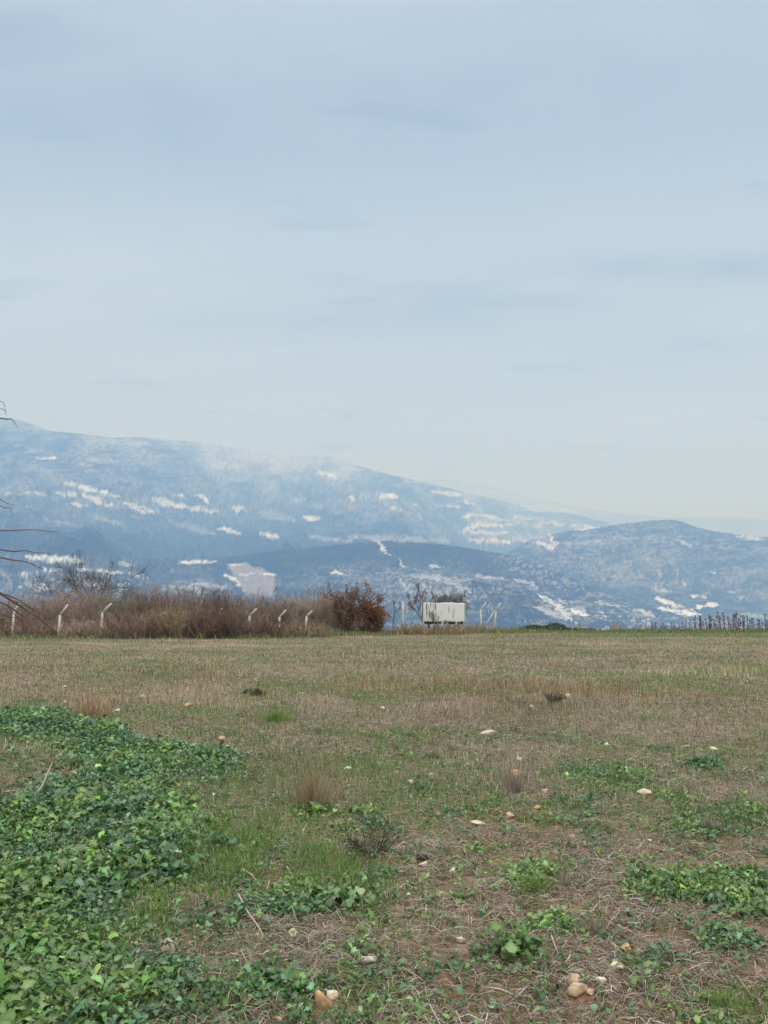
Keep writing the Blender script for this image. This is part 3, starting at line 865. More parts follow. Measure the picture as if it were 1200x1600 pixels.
# ---- leafy plants
def leaves(rng, base, az, pet, rise, L, W, pitch, droop, cols, lobed=True):
    """base (n,3); az heading; pet petiole length; rise petiole angle; blade L,W; -> acc arrays"""
    n = len(az)
    us = np.array([0.0, 0.12, 0.22, 0.34, 0.46, 0.62, 0.78, 0.92, 1.0])
    ws = np.array([0.05, 0.42, 0.26, 0.66, 0.48, 1.00, 0.80, 0.62, 0.08]) if lobed else np.array([0.04, 0.4, 0.65, 0.85, 1.0, 0.95, 0.75, 0.4, 0.03])
    K = len(us)
    hd = np.stack([np.cos(az), np.sin(az), 0 * az], -1); sd_ = np.stack([-np.sin(az), np.cos(az), 0 * az], -1)
    roll = rng.normal(0, 0.35, n)
    sdr = sd_ * np.cos(roll)[:, None] + np.array([0, 0, 1.0]) * np.sin(roll)[:, None]
    V = np.empty((n, 2 + K * 3, 3))
    tip = base + hd * (pet * np.cos(rise))[:, None] + np.array([0, 0, 1.0]) * (pet * np.sin(rise))[:, None]
    V[:, 0] = base - sd_ * (W * 0.04)[:, None]; V[:, 1] = base + sd_ * (W * 0.04)[:, None]
    p = tip.copy(); a = pitch.copy(); prev = 0.0
    fold = rng.uniform(0.05, 0.35, n)
    for k in range(K):
        st = us[k] - prev; prev = us[k]
        dvec = hd * np.cos(a)[:, None] + np.array([0, 0, 1.0]) * np.sin(a)[:, None]
        p = p + dvec * (L * st)[:, None]
        a = a - droop * st
        up = np.cross(dvec, sdr); up = norm(up)
        up = np.where(up[:, 2:3] < 0, -up, up)
        hw = W * 0.5 * ws[k] * rng.uniform(0.65, 1.25, n)
        wv = (W * rng.normal(0, 0.10, n))[:, None] * up
        V[:, 2 + 3 * k] = p - sdr * hw[:, None] + up * (hw * fold)[:, None] + wv
        V[:, 3 + 3 * k] = p
        V[:, 4 + 3 * k] = p + sdr * (hw * rng.uniform(0.8, 1.15, n))[:, None] + up * (hw * fold)[:, None] - wv
    o = (np.arange(n) * (2 + K * 3))[:, None]
    ql = [np.array([[0, 1, 4, 2]])]
    for k in range(K - 1):
        i = 2 + 3 * k
        ql.append(np.array([[i, i + 1, i + 4, i + 3], [i + 1, i + 2, i + 5, i + 4]]))
    ql = np.concatenate(ql)
    q = (o[:, :, None] + ql[None]).reshape(-1, 4)
    C = np.repeat(cols[:, None, :], 2 + K * 3, 1)
    C[:, 3::3] = C[:, 3::3] * 1.25 + 0.012
    C[:, :2] = np.array((0.14, 0.17, 0.08))
    return V.reshape(-1, 3), q, C.reshape(-1, 3)


PAL_LEAF = np.array([(0.100, 0.225, 0.082), (0.085, 0.205, 0.045), (0.150, 0.260, 0.135), (0.170, 0.280, 0.055), (0.045, 0.110, 0.030), (0.205, 0.300, 0.185)])


def plant_set(rng, x, y, size, nl, pal=PAL_LEAF, prob=None, lobed=True):
    """rosettes at x,y -> arrays"""
    n = len(x)
    idx = np.repeat(np.arange(n), nl); m_ = len(idx)
    s = size[idx] * rng.uniform(0.65, 1.2, m_)
    b = np.stack([x[idx] + rng.normal(0, 0.015, m_), y[idx] + rng.normal(0, 0.015, m_), gz(x[idx], y[idx])], -1)
    pc = vary(pick(pal, n, rng, prob), rng, 0.12)[idx]
    c = vary(0.5 * pc + 0.5 * pick(pal, m_, rng, prob), rng, 0.3)
    tn = fbm(x[idx] / 0.4, y[idx] / 0.4, 145, 2)[:, None]
    c = c * (0.65 + 0.7 * tn) * np.where(tn > .5, np.array([[1.12, 1.03, .8]]), np.array([[.95, 1, 1.05]]))
    yl = rng.random(m_) < 0.004; c[yl] = (0.26, 0.24, 0.05)
    return leaves(rng, b, rng.uniform(0, 6.28, m_), s * rng.uniform(0.4, 1.25, m_), rng.uniform(0.35, 1.35, m_), s, s * rng.uniform(0.42, 0.72, m_),
                  rng.uniform(-0.1, 1.1, m_), rng.uniform(0.3, 2.4, m_), c, lobed)


LEAF_MAT = attr_mat('leaf_blade', 0.42, 0.55, 25, 0.18, 0.25)


def crop():
    rng = np.random.default_rng(104)
    A = Acc()
    # uniform per area over the left crop
    n = 50000
    x = rng.uniform(-7.5, 0.2, n); y = rng.uniform(3.0, 14.5, n)
    px, py = project(x, y, 0 * x)
    d = crop_density(x, y, px, py)
    k = (rng.random(n) < d * (0.55 + 0.7 * fbm(x / 0.5, y / 0.5, 141, 2)) * 1.0) & (px > -330) & clear(x, y)
    x, y = x[k], y[k]
    sz = (0.033 + 0.050 * fbm(x / 0.6, y / 0.6, 142, 2)) * rng.uniform(0.6, 1.35, len(x))
    A.add(*plant_set(rng, x, y, sz, 7, prob=[.27, .2, .2, .08, .13, .12]))
    return A.build('leafy_ground_cover', LEAF_MAT, smooth=True)


tag(crop(), kind='stuff')


def weeds():
    rng = np.random.default_rng(105)
    A = Acc()
    n = 92000
    x, y, px, py = scatter(n, 2.6, 24, 0.62, rng=rng)
    d = crop_patches(x, y, px, py)
    k = (rng.random(n) < d * 0.9) & clear(x, y)
    xs, ys = x[k], y[k]
    A.add(*plant_set(rng, xs, ys, 0.018 + 0.040 * rng.random(len(xs)), 6))
    # small low weeds over the greener parts
    x, y, px, py = scatter(175000, 2.6, 34, 0.62, rng=rng)
    g = green_level(x, y, px, py); cl = sstep(0.4, 0.62, fbm(x / 0.3, y / 0.3, 151, 3))
    k = (rng.random(len(x)) < (0.02 * sstep(14, 6, y) + 0.025 + 0.42 * g * cl)) & clear(x, y)
    x, y = x[k], y[k]
    A.add(*plant_set(rng, x, y, 0.014 + 0.028 * rng.random(len(x)) + 0.0006 * y, 5, pal=PAL_LEAF * np.array([.98, 1.0, .98]), lobed=False))
    return A.build('low_weeds', LEAF_MAT, smooth=True)


tag(weeds(), kind='stuff')

# ------------------------------------------------------------------ single weeds and tufts
TUFT_MAT = attr_mat('tuft_blade', 0.8, 0.25, 30, 0.2, 0.2)


def leafy_clump(px, py, wpx, size, label, seed, pal=PAL_LEAF, n=9, nl=7):
    rng = np.random.default_rng(seed)
    g = ground(px, py); rx = wpx * g[1] / F * 0.5
    x = g[0] + rng.normal(0, rx * 0.45, n); y = g[1] + rng.normal(0, rx * 0.4, n)
    V, q, C = plant_set(rng, x, y, np.full(n, size), nl, pal)
    o = build('leafy_weed', V - g, q, LEAF_MAT, cols=C, smooth=True, loc=g)
    return tag(o, label, 'weed', 'leafy weeds in the stubble')


leafy_clump(800, 1494, 70, .085, 'broad green leafy weed alone on brown soil, left of the scattered cream stones', 1)
leafy_clump(490, 1275, 34, .07, 'bright green leafy weed beside the tall dry grass tuft', 2, pal=PAL_LEAF[[1, 3, 1, 5]])
leafy_clump(1104, 1203, 34, .10, 'dark green upright leafy weed standing alone in the right of the field', 3, pal=PAL_LEAF[[1, 4, 0]])
leafy_clump(545, 1415, 46, .085, 'big bluish green leafy weed at the right end of the middle leaf patch', 4, pal=PAL_LEAF[[0, 2, 5]])
leafy_clump(560, 1492, 30, .05, 'small leafy weed just above the flat whitish stone', 5, n=6)


def grass_tuft(px, py, wpx, hpx, label, seed, pal, n=260, name='grass_tuft', lean=0.8):
    rng = np.random.default_rng(seed)
    g = ground(px, py); s = g[1] / F
    a = rng.uniform(0, 6.28, n); rr = wpx * s * 0.5 * np.abs(rng.normal(0, .48, n))
    x = rr * np.cos(a); y = rr * np.sin(a)
    h = hpx * s * rng.uniform(0.25, 1.1, n) * np.exp(-(rr / (wpx * s * .55)) ** 2)
    wd = np.maximum(rng.uniform(0.002, 0.005, n), 0.0004 * g[1])
    az = a + rng.normal(0, 0.7, n)
    V, q, t, C = blades(x, y, np.full(n, -0.01), h, wd, rng.uniform(0.1, lean, n), az, vary(pick(pal, n, rng), rng, .2), rng=rng)
    o = build(name, V, [q, t], TUFT_MAT, cols=C, loc=g)
    return tag(o, label, 'grass tuft', 'tufts of grass in the field')


PALE = np.array([(0.42, 0.37, 0.30), (0.36, 0.31, 0.26), (0.30, 0.25, 0.20)])
RUST = np.array([(0.24, 0.16, 0.10), (0.28, 0.20, 0.13), (0.33, 0.27, 0.18)])
DARK = np.array([(0.085, 0.060, 0.052), (0.12, 0.085, 0.07), (0.16, 0.12, 0.10)])
grass_tuft(1125, 1578, 90, 42, 'bright green grass tuft at the bottom right edge of the field', 11, PAL_GRN, 420)
grass_tuft(430, 1128, 80, 30, 'bright green grass tuft in the brown stubble below the hedge', 12, PAL_GRN, 520)
grass_tuft(490, 1262, 110, 82, 'tall tan dry grass tuft right of the leafy crop', 13, RUST * 1.35, 480, lean=0.6)
grass_tuft(930, 1460, 60, 48, 'whitish straw tuft above the cream stones', 14, PALE, 150)
grass_tuft(883, 1388, 34, 50, 'thin whitish upright straw tuft beside a dark green weed patch', 15, PALE, 60, lean=0.4)
grass_tuft(806, 1240, 70, 50, 'pale grey dry grass tuft behind an orange stone', 16, PALE, 330, lean=0.5)
grass_tuft(835, 1395, 80, 40, 'dark green grass tuft left of the thin whitish straw tuft', 17, PAL_GRN, 330)
grass_tuft(140, 1122, 110, 36, 'reddish dry grass tuft behind the leafy crop edge', 18, RUST * np.array([1.2, 1.1, 1.05]), 260, lean=0.5)
grass_tuft(1110, 1300, 90, 36, 'greyish mauve dry grass tuft among green weeds at the right', 19, PALE * 0.8, 360, lean=.6)


def twiggy_weed(px, py, wpx, hpx, label, seed, pal=DARK):
    rng = np.random.default_rng(seed)
    g = ground(px, py); s = g[1] / F
    n = 26; w_ = wpx * s * .5; h_ = hpx * s
    a = rng.uniform(0, 6.28, n)
    D = np.stack([np.cos(a) * rng.uniform(.2, 1.3, n), np.sin(a) * rng.uniform(.2, 1.3, n), np.ones(n)], -1)
    S = np.stack([np.cos(a) * .25 * w_, np.sin(a) * .25 * w_, 0 * a - .01], -1)
    P = grow(rng, S, D, h_ * rng.uniform(.8, 1.3, n), 4, .25)
    A = Acc(); wm = 0.00035 * g[1]
    V, q = tubes(P, taper(n, 4, max(.0022, wm), max(.001, wm)), 3); A.add(V, q, np.repeat(vary(pick(pal, n, rng), rng), 12, 0))
    S2, D2, pi_, _ = spawn(rng, P, 9, .7, .2, 1)
    P2 = grow(rng, S2, D2, h_ * rng.uniform(.2, .5, len(S2)), 3, .3)
    V, q = tubes(P2, taper(len(S2), 3, max(.0012, wm * .8), max(.0008, wm * .6)), 3); A.add(V, q, np.repeat(vary(pick(pal, len(S2), rng), rng), 9, 0))
    return tag(A.build('dry_weed', TUFT_MAT, loc=g), label, 'dry weed', 'dark dry weeds')


twiggy_weed(580, 1338, 76, 42, 'dark brown twiggy dry weed in the green grass of the middle foreground', 21)
twiggy_weed(396, 1088, 24, 14, 'small dark brown dry weed above the bright green grass tuft', 22)
twiggy_weed(866, 1099, 34, 14, 'low dark dry weed in the tan stubble at the right', 23)


# lying stalks
def stalk(pts, dist_up, label, r=0.004, col=(0.50, 0.44, 0.34)):
    P = np.array([ground(*p) + np.array([0, 0, u]) for p, u in zip(pts, dist_up)])
    b = P[0].copy()
    V, q = tubes((P - b)[None], taper(1, len(P), r, r * 0.6), 6)
    o = build('dry_stalk', V, q, attr_mat('stalk_bark', .8, .25, 60, .3), cols=np.broadcast_to(np.array(col), (len(V), 3)), loc=b, smooth=True)
    return tag(o, label, 'dry stalk', 'pale dry stalks lying on the ground')


stalk([(50, 1262), (64, 1252), (80, 1232)], (.07, .12, .22), 'pale bent stick rising from the crop edge beside bare ground', .009, (.42, .38, .33))
stalk([(0, 1244), (22, 1243), (42, 1241)], (.03, .04, .05), 'pale stick lying at the left edge on bare ground', .007, (.42, .38, .33))
stalk([(372, 1425), (388, 1446), (404, 1462), (412, 1470)], (.09, .06, .04, .02), 'long pale dry stalk lying across the middle leaf patch', .005)
stalk([(378, 1372), (392, 1380), (408, 1392)], (.05, .05, .03), 'curved pale stalk lying in the fresh green grass', .005)
stalk([(448, 1370), (456, 1378), (466, 1388)], (.06, .04, .02), 'short pale stalk right of the curved one in the green grass', .004)
stalk([(862, 1480), (868, 1490), (876, 1504)], (.05, .03, .015), 'short pale straw stuck upright in the brown soil above the tan stones', .004)


# ------------------------------------------------------------------ stones
def stone(px, py, wpx, hpx, colr, label, name='stone', cat='stone', group='pale stones lying in the field'):
    seed = int(px * 7 + py * 13)
    rng = np.random.default_rng(seed)
    g = ground(px, py + hpx * 0.45)
    s = g[1] / F
    import bmesh
    bm = bmesh.new(); bmesh.ops.create_icosphere(bm, subdivisions=3, radius=1.0)
    v = np.array([p.co[:] for p in bm.verts]); f = np.array([[q.index for q in fc.verts] for fc in bm.faces]); bm.free()
    # chip it with planes, then roughen
    for k in range(10):
        nrm = norm(rng.normal(0, 1, 3)); dd = rng.uniform(0.40, 0.80)
        ov = np.maximum(0, v @ nrm - dd); v = v - ov[:, None] * nrm * 0.96
    of = rng.uniform(0, 50, 3)
    d = np.array([mnoise.fractal(Vector(p * 1.6 + of), 1.0, 2.0, 4) for p in v])
    v = v * (1 + 0.06 * d)[:, None] * 1.15
    wx_ = wpx * s * 0.55; hz = hpx * s * 0.64
    v = v * np.array([wx_, wx_ * rng.uniform(0.65, 1.0), hz])
    a = rng.normal(0, 0.25); ca, sa = math.cos(a), math.sin(a)
    v = v @ np.array([[ca, sa, 0], [-sa, ca, 0], [0, 0, 1]])
    v[:, 2] += hz * 0.62
    c = np.array(colr)[None] * (1 + 0.35 * d)[:, None]
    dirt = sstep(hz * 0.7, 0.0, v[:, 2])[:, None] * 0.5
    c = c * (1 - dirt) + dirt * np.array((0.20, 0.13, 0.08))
    o = build(name, v, f, STONE, cols=c, smooth=False, loc=g)
    return tag(o, label, cat, group)


STONE = attr_mat('stone_face', .85, .25, 45, .22, 0, .35)
for a in STONES:
    stone(*a)
CLOD = (.055, .038, .022)
stone(660, 1342, 21, 14, CLOD, 'dark brown earth clod resting against a cream stone', 'earth_clod', 'clod', 'dark clods of earth')
stone(690, 1355, 15, 9, (.06, .058, .06), 'dark grey clod left of the little white stone', 'earth_clod', 'clod', 'dark clods of earth')
stone(1118, 1364, 40, 9, (.17, .11, .07), 'large brown clod of dug earth at the right beside the leaf patch', 'earth_clod', 'clod', 'dark clods of earth')
stone(1078, 1326, 26, 10, (.11, .08, .06), 'dark earth clod behind the large brown clod at the right', 'earth_clod', 'clod', 'dark clods of earth')
stone(675, 1182, 22, 6, (.07, .055, .04), 'dark flat clod in the stubble of the middle field', 'earth_clod', 'clod', 'dark clods of earth')

# ------------------------------------------------------------------ fence posts
CONC = ramp_mat('post_concrete', (.50, .49, .46), (.78, .76, .72), 5, .9, None, .3)


def square_tube(pts, w0, w1):
    """square section swept along a bent line lying in the x-z plane, with chamfered corners"""
    P = np.array(pts, float); n = len(P)
    T = np.empty_like(P); T[1:-1] = norm(P[2:] - P[1:-1]) + norm(P[1:-1] - P[:-2]); T[0] = P[1] - P[0]; T[-1] = P[-1] - P[-2]
    T = norm(T)
    Yv = np.array([0, 1.0, 0]); B = norm(np.cross(T, np.broadcast_to(Yv, T.shape)))
    ch = 0.72
    prof = [(-1, -ch), (-ch, -1), (ch, -1), (1, -ch), (1, ch), (ch, 1), (-ch, 1), (-1, ch)]
    ws = np.linspace(w0, w1, n) * .5
    V = np.array([[P[k] + B[k] * a * ws[k] + Yv * b * ws[k] for a, b in prof] for k in range(n)]).reshape(-1, 3)
    q = [[k * 8 + s, k * 8 + (s + 1) % 8, (k + 1) * 8 + (s + 1) % 8, (k + 1) * 8 + s] for k in range(n - 1) for s in range(8)]
    caps = [list(range(8))[::-1], [(n - 1) * 8 + s for s in range(8)]]
    return V, [np.array(q), np.array(caps)]


def fence_post(d, base, bend, tip, label, thick=.115):
    p0 = at(base[0], 985, d); gzv = float(field_z(p0[0], d)); p0[2] = gzv - .05
    L = [np.zeros(3)]
    pb = at(bend[0], bend[1], d) - p0; L.append(pb * np.array([.5, 0, .5])); L.append(pb)
    if tip:
        pt = at(tip[0], tip[1], d) - p0; L.append(pt)
    r = empty('fence_post', p0, label, 'fence post', 'bent concrete fence posts in front of the hedge')
    V, f = square_tube(L[:3], thick, thick * .9); build('shaft', V, f, CONC, r)
    if tip:
        ov = (L[3] - L[2]); ov = ov / np.linalg.norm(ov)
        V, f = square_tube([L[2] - ov * .012, L[2] * .5 + L[3] * .5, L[3]], thick * .86, thick * .72); build('angled_arm', V, f, CONC, r)
    return r


fence_post(47.5, (19, 990), (22, 955), (31, 943), 'leftmost white concrete fence post with bent top')
fence_post(47.5, (91, 990), (94, 961), (106, 945), 'white bent fence post standing between two others below the round bare tree')
fence_post(47.5, (158, 988), (160, 957), (174, 943), 'whitest bent fence post, tall in front of the brown hedge')
fence_post(55, (131, 980), (132, 947), (135, 935), 'fence post top peeping out of the hedge left of the whitest post')
fence_post(50, (390, 985), (390, 962), (401, 951), 'half buried bent fence post in front of thin shrubs left of the pale forked sapling')
fence_post(50, (436, 985), (437, 964), (447, 953), 'bright short fence post with bent top between two dimmer bent posts')
fence_post(51, (478, 985), (479, 963), (488, 954), 'dim greyish bent fence post left of the rusty bush')
fence_post(56, (594, 984), (595, 962), (604, 953), 'slim bent fence post just right of the rusty bush')
fence_post(56, (628, 988), (630, 940), None, 'straight tall fence post without arm left of the white container')
fence_post(57.5, (660, 985), (664, 944), None, 'leaning fence post in front of the left end of the white container')
fence_post(55, (690, 990), (692, 966), None, 'short fence post stub in front of the middle of the white container', .13)
fence_post(60, (752, 985), (751, 952), (759, 942), 'bent fence post standing alone right of the white container')
cp = fence_post(60, (771, 985), (775, 955), (782, 942), 'corner fence post propped by a slanted brace')
p0 = at(771, 980, 60); p0[2] = float(field_z(p0[0], 60)) - .05
a0 = at(756, 981, 60) - p0; a1 = at(773.5, 953, 60) - p0
V, f = square_tube([a0, (a0 + a1) / 2, a1], .10, .085); V[:, 1] += .02
build('brace', V, f, CONC, cp)
fence_post(53, (344, 985), (344, 958), (347, 950), 'fence post tip sunk among the dark red brown shrubs')
fence_post(60, (713, 985), (713, 968), None, 'reddish brown stub of a fence post under the right of the white container', .12)

# ------------------------------------------------------------------ white container
def box(V0, V1, ch=.03):
    import bmesh
    bm = bmesh.new(); bmesh.ops.create_cube(bm, size=1.0)
    s = np.array(V1) - np.array(V0); c = (np.array(V1) + np.array(V0)) / 2
    for v in bm.verts: v.co = Vector(np.array(v.co) * s + c)
    bmesh.ops.bevel(bm, geom=list(bm.edges), offset=ch, segments=2, affect='EDGES', profile=.6)
    return bm


def bm_obj(bm, name, mat, parent=None):
    me = bpy.data.meshes.new(name); bm.to_mesh(me); bm.free(); me.materials.append(mat)
    o = bpy.data.objects.new(name, me); COL.objects.link(o)
    if parent: o.parent = parent
    return o


def container_mat():
    m, nt, b = newmat('white_sheet', .6, .35)
    tc = nt.nodes.new('ShaderNodeTexCoord'); mp = nt.nodes.new('ShaderNodeMapping')
    mp.inputs['Rotation'].default_value = (0, rad(32), 0); mp.inputs['Scale'].default_value = (6.5, 1, .8)
    nt.links.new(tc.outputs['Object'], mp.inputs['Vector'])
    n1 = nt.nodes.new('ShaderNodeTexNoise'); n1.inputs['Scale'].default_value = 1.5; n1.inputs['Detail'].default_value = 6
    nt.links.new(mp.outputs['Vector'], n1.inputs['Vector'])
    sp = nt.nodes.new('ShaderNodeSeparateXYZ'); nt.links.new(tc.outputs['Object'], sp.inputs['Vector'])
    w1 = nt.nodes.new('ShaderNodeMapRange'); w1.inputs['From Min'].default_value = -.15; w1.inputs['From Max'].default_value = -.6
    w1.inputs['To Min'].default_value = 0; w1.inputs['To Max'].default_value = .17
    nt.links.new(sp.outputs['X'], w1.inputs['Value'])
    ad = nt.nodes.new('ShaderNodeMath'); nt.links.new(n1.outputs['Fac'], ad.inputs[0]); nt.links.new(w1.outputs[0], ad.inputs[1])
    cr = nt.nodes.new('ShaderNodeValToRGB'); e = cr.color_ramp.elements
    e[0].position = .63; e[0].color = (.92, .92, .91, 1); e[1].position = .76; e[1].color = (.12, .11, .10, 1)
    nt.links.new(ad.outputs[0], cr.inputs['Fac'])
    # rust along the lower edge
    n2 = nt.nodes.new('ShaderNodeTexNoise'); n2.inputs['Scale'].default_value = 4; n2.inputs['Detail'].default_value = 5
    nt.links.new(tc.outputs['Object'], n2.inputs['Vector'])
    w2 = nt.nodes.new('ShaderNodeMapRange'); w2.inputs['From Min'].default_value = 1.0; w2.inputs['From Max'].default_value = .5
    w2.inputs['To Min'].default_value = -.35; w2.inputs['To Max'].default_value = .22
    nt.links.new(sp.outputs['Z'], w2.inputs['Value'])
    ad2 = nt.nodes.new('ShaderNodeMath'); nt.links.new(n2.outputs['Fac'], ad2.inputs[0]); nt.links.new(w2.outputs[0], ad2.inputs[1])
    s2 = nt.nodes.new('ShaderNodeMapRange'); s2.inputs['From Min'].default_value = .52; s2.inputs['From Max'].default_value = .66
    nt.links.new(ad2.outputs[0], s2.inputs['Value'])
    mx = nt.nodes.new('ShaderNodeMix'); mx.data_type = 'RGBA'; mx.inputs['B'].default_value = (.36, .26, .20, 1)
    nt.links.new(s2.outputs[0], mx.inputs['Factor']); nt.links.new(cr.outputs['Color'], mx.inputs['A'])
    nt.links.new(mx.outputs['Result'], b.inputs['Base Color'])
    return m


D_T = 61.5
tp = at(693, 975, D_T); tp[2] = float(field_z(tp[0], D_T))
tank = empty('container', tp, 'weathered white box container with dark streaks standing behind the fence posts', 'container', rz=rad(-7))
import bmesh as _b
top = at(693, 942, D_T)[2] - tp[2]; bot = at(693, 971, D_T)[2] - tp[2]
hw = 33 * D_T / F
WS = container_mat()
bm = box((-hw, -.85, bot), (hw, .85, top), .06)
_b.ops.subdivide_edges(bm, edges=[e for e in bm.edges if abs(e.verts[0].co.x - e.verts[1].co.x) > 1], cuts=14, use_grid_fill=True)
for v in bm.verts:
    if v.co.z > top - .2: v.co.z += .022 * math.sin(v.co.x * 4.3) + .012 * math.sin(v.co.x * 11 + 1)
    if v.co.z < bot + .2: v.co.z += .02 * math.sin(v.co.x * 4.1 + 1)
    v.co.y += .004 * math.sin(v.co.x * 9)
bm_obj(bm, 'body', WS, tank)
SHADEP = ramp_mat('shade_grey', (.36, .35, .33), (.5, .49, .46), 6, .8)  # grey stands for the shade on the right end, painted into its colour
bm_obj(box((hw + .003, -.78, bot + .08), (hw + .05, .78, top - .10), .02), 'end_shade', SHADEP, tank)
FR = ramp_mat('dark_frame', (.03, .028, .026), (.09, .07, .055), 8, .85)
for yy in (-.6, .6):
    bm_obj(box((-hw + .15, yy - .06, bot - .16), (hw - .15, yy + .06, bot - .02), .015), 'frame_rail', FR, tank)
for xx in (-hw + .45, hw - .45):
    for yy in (-.6, .6):
        bm_obj(box((xx - .045, yy - .04, -.08), (xx + .045, yy + .04, bot - .163), .012), 'leg', FR, tank)
for xx in (-hw + .5, 0.1, hw - .6):
    bm_obj(box((xx - .02, -.885, bot + .12), (xx + .02, -.853, top - .12), .006), 'side_rib', WS, tank)

# ------------------------------------------------------------------ hedge shrubs
TWIG = attr_mat('twig_bark', .9, .15, 6, .25)


def shrub_mesh(rng, W, H, n, pal, dense=7, thick=.011, spread=.35, low=.5):
    """many-stemmed bare shrub: returns stems (v,q,c) and twigs (v,q,c)"""
    a = rng.uniform(0, 6.28, n); rr = np.sqrt(rng.random(n))
    S = np.stack([W * .5 * .75 * rr * np.cos(a), W * .28 * rr * np.sin(a), 0 * a - .05], -1)
    D = np.stack([rng.normal(0, spread, n), rng.normal(0, spread * .7, n), np.ones(n)], -1)
    Ls = H * rng.uniform(low, 1.0, n) * (1 - .25 * rr)
    P = grow(rng, S, D, Ls, 5, .10, .03)
    c = vary(pick(pal, n, rng), rng, .2)
    Vs, Qs = tubes(P, taper(n, 5, thick * rng.uniform(.8, 1.7, n), thick * .45), 3); Cs = np.repeat(c, 15, 0)
    S1, D1, p1, t1 = spawn(rng, P, dense, .55, .12, 1.0)
    L1 = H * rng.uniform(.12, .38, len(S1)) * (1.15 - .6 * t1)
    P1 = grow(rng, S1, D1, L1, 4, .16, .08)
    c1 = vary(c[p1] * .6 + .4 * pick(pal, len(S1), rng), rng, .22)
    V1, Q1 = tubes(P1, taper(len(S1), 4, thick * .62, thick * .38), 3)
    S2, D2, p2, t2 = spawn(rng, P1, 3, .6, .2, 1.0)
    L2 = H * rng.uniform(.05, .15, len(S2))
    P2 = grow(rng, S2, D2, L2, 3, .2, .05)
    V2, Q2 = tubes(P2, taper(len(S2), 3, thick * .48, thick * .32), 3)
    A = Acc(); A.add(V1, Q1, np.repeat(c1, 12, 0)); A.add(V2, Q2, np.repeat(c1[p2], 9, 0))
    return (Vs, Qs, Cs), A


GREYB = np.array([(.23, .19, .165), (.17, .14, .12), (.30, .25, .215), (.20, .15, .12)]) * np.array([2.0, 1.9, 1.78])
REDB = np.array([(.195, .140, .112), (.15, .112, .092), (.235, .175, .14), (.12, .095, .08)]) * np.array([2.0, 1.9, 1.78])
PALEB = np.array([(.30, .27, .245), (.24, .21, .19), (.36, .33, .30), (.20, .165, .145)]) * np.array([2.0, 1.9, 1.78])
OLIVE = np.array([(.20, .17, .12), (.17, .15, .10), (.24, .20, .14), (.15, .12, .09)]) * np.array([2.0, 1.9, 1.78])


def shrub(d, cx, wpx, top, pal, n, label, seed, dense=8, low=.5, thick=.011, spread=.3, group='bare shrubs of the hedge'):
    rng = np.random.default_rng(seed)
    p = at(cx, 982, d); p[2] = float(field_z(p[0], d))
    H = at(cx, top, d)[2] - p[2]; W = wpx * d / F
    (Vs, Qs, Cs), A = shrub_mesh(rng, W, H * 1.0, int(n * 1.7), pal, dense, thick, spread, low)
    r = empty('bare_shrub', p, label, 'shrub', group)
    build('stems', Vs, [Qs], TWIG, r, Cs)
    A.build('twigs', TWIG, r)
    return r


# back row
for i, a in enumerate([
    (52, -60, 120, 915, GREYB, 60, 'brown bare shrub at the far left edge behind the hanging branches'),
    (52, 12, 95, 918, GREYB * .9, 62, 'reddish bare shrub behind the leftmost fence post'),
    (52.5, 70, 90, 916, GREYB, 70, 'greyish bare shrub below the smaller blue grey bare tree'),
    (53, 125, 90, 908, GREYB, 78, 'greyish brown bare shrub under the round bare tree'),
    (53, 182, 90, 912, OLIVE * .85, 70, 'dull olive brown bare shrub right behind the whitest fence post'),
    (53, 236, 70, 898, REDB, 62, 'tallest brown spiky shrub of the hedge, right of the whitest fence post'),
    (53, 285, 90, 908, GREYB * .8, 80, 'wide greyish brown shrub in the middle of the hedge'),
    (53.5, 340, 90, 910, REDB * .7, 90, 'dark red brown shrub where the hedge is densest'),
    (53.5, 392, 84, 916, GREYB * .9, 72, 'lower brown shrub left of the pale forked sapling'),
    (54.5, 468, 84, 914, PALEB * .9, 80, 'pale thin stemmed shrub between the forked sapling and the rusty bush'),
    (54.5, 432, 60, 926, GREYB * .85, 60, 'greyish shrub right behind the pale saplings'),
    (54.2, 512, 84, 912, GREYB, 95, 'thin brown shrub touching the left side of the rusty bush'),
]):
    shrub(*a, seed=300 + i, spread=.2)
# front, lower row: denser and browner
for i, a in enumerate([
    (48.2, 50, 110, 957, REDB, 66, 'low reddish bramble between the two leftmost fence posts'),
    (48.2, 128, 90, 957, GREYB, 66, 'low grey brown bramble between the second and third fence post from the left'),
    (47.0, 205, 100, 945, REDB, 80, 'low red brown bramble just right of the whitest fence post'),
    (47.6, 270, 90, 935, OLIVE, 90, 'olive brown bramble in front of the wide middle shrub'),
    (47.6, 335, 100, 935, REDB * .66, 105, 'darkest red brown bramble at the front of the hedge'),
    (49.2, 410, 90, 955, REDB * .75, 80, 'low rusty bramble beneath the pale forked sapling'),
    (50.2, 480, 90, 962, OLIVE, 70, 'low olive bramble in front of the pale thin shrub'),
    (55.5, 570, 80, 968, OLIVE, 50, 'low scrub around the foot of the rusty bush'),
    (55, 650, 90, 966, OLIVE, 46, 'low olive scrub left of the white container'),
    (54, 700, 90, 964, OLIVE, 44, 'low olive scrub under the front of the white container'),
    (58.5, 738, 70, 968, PALEB * .9, 46, 'pale tangled scrub just right of the white container'),
    (60.5, 795, 80, 974, GREYB, 40, 'low grey scrub right of the braced corner post'),
    (46.8, -55, 110, 950, REDB, 60, 'low bramble at the left edge below the hanging branch'),
]):
    shrub(*a, seed=340 + i, dense=9, low=.35, spread=.6, thick=.013, group='low brambles in front of the hedge')

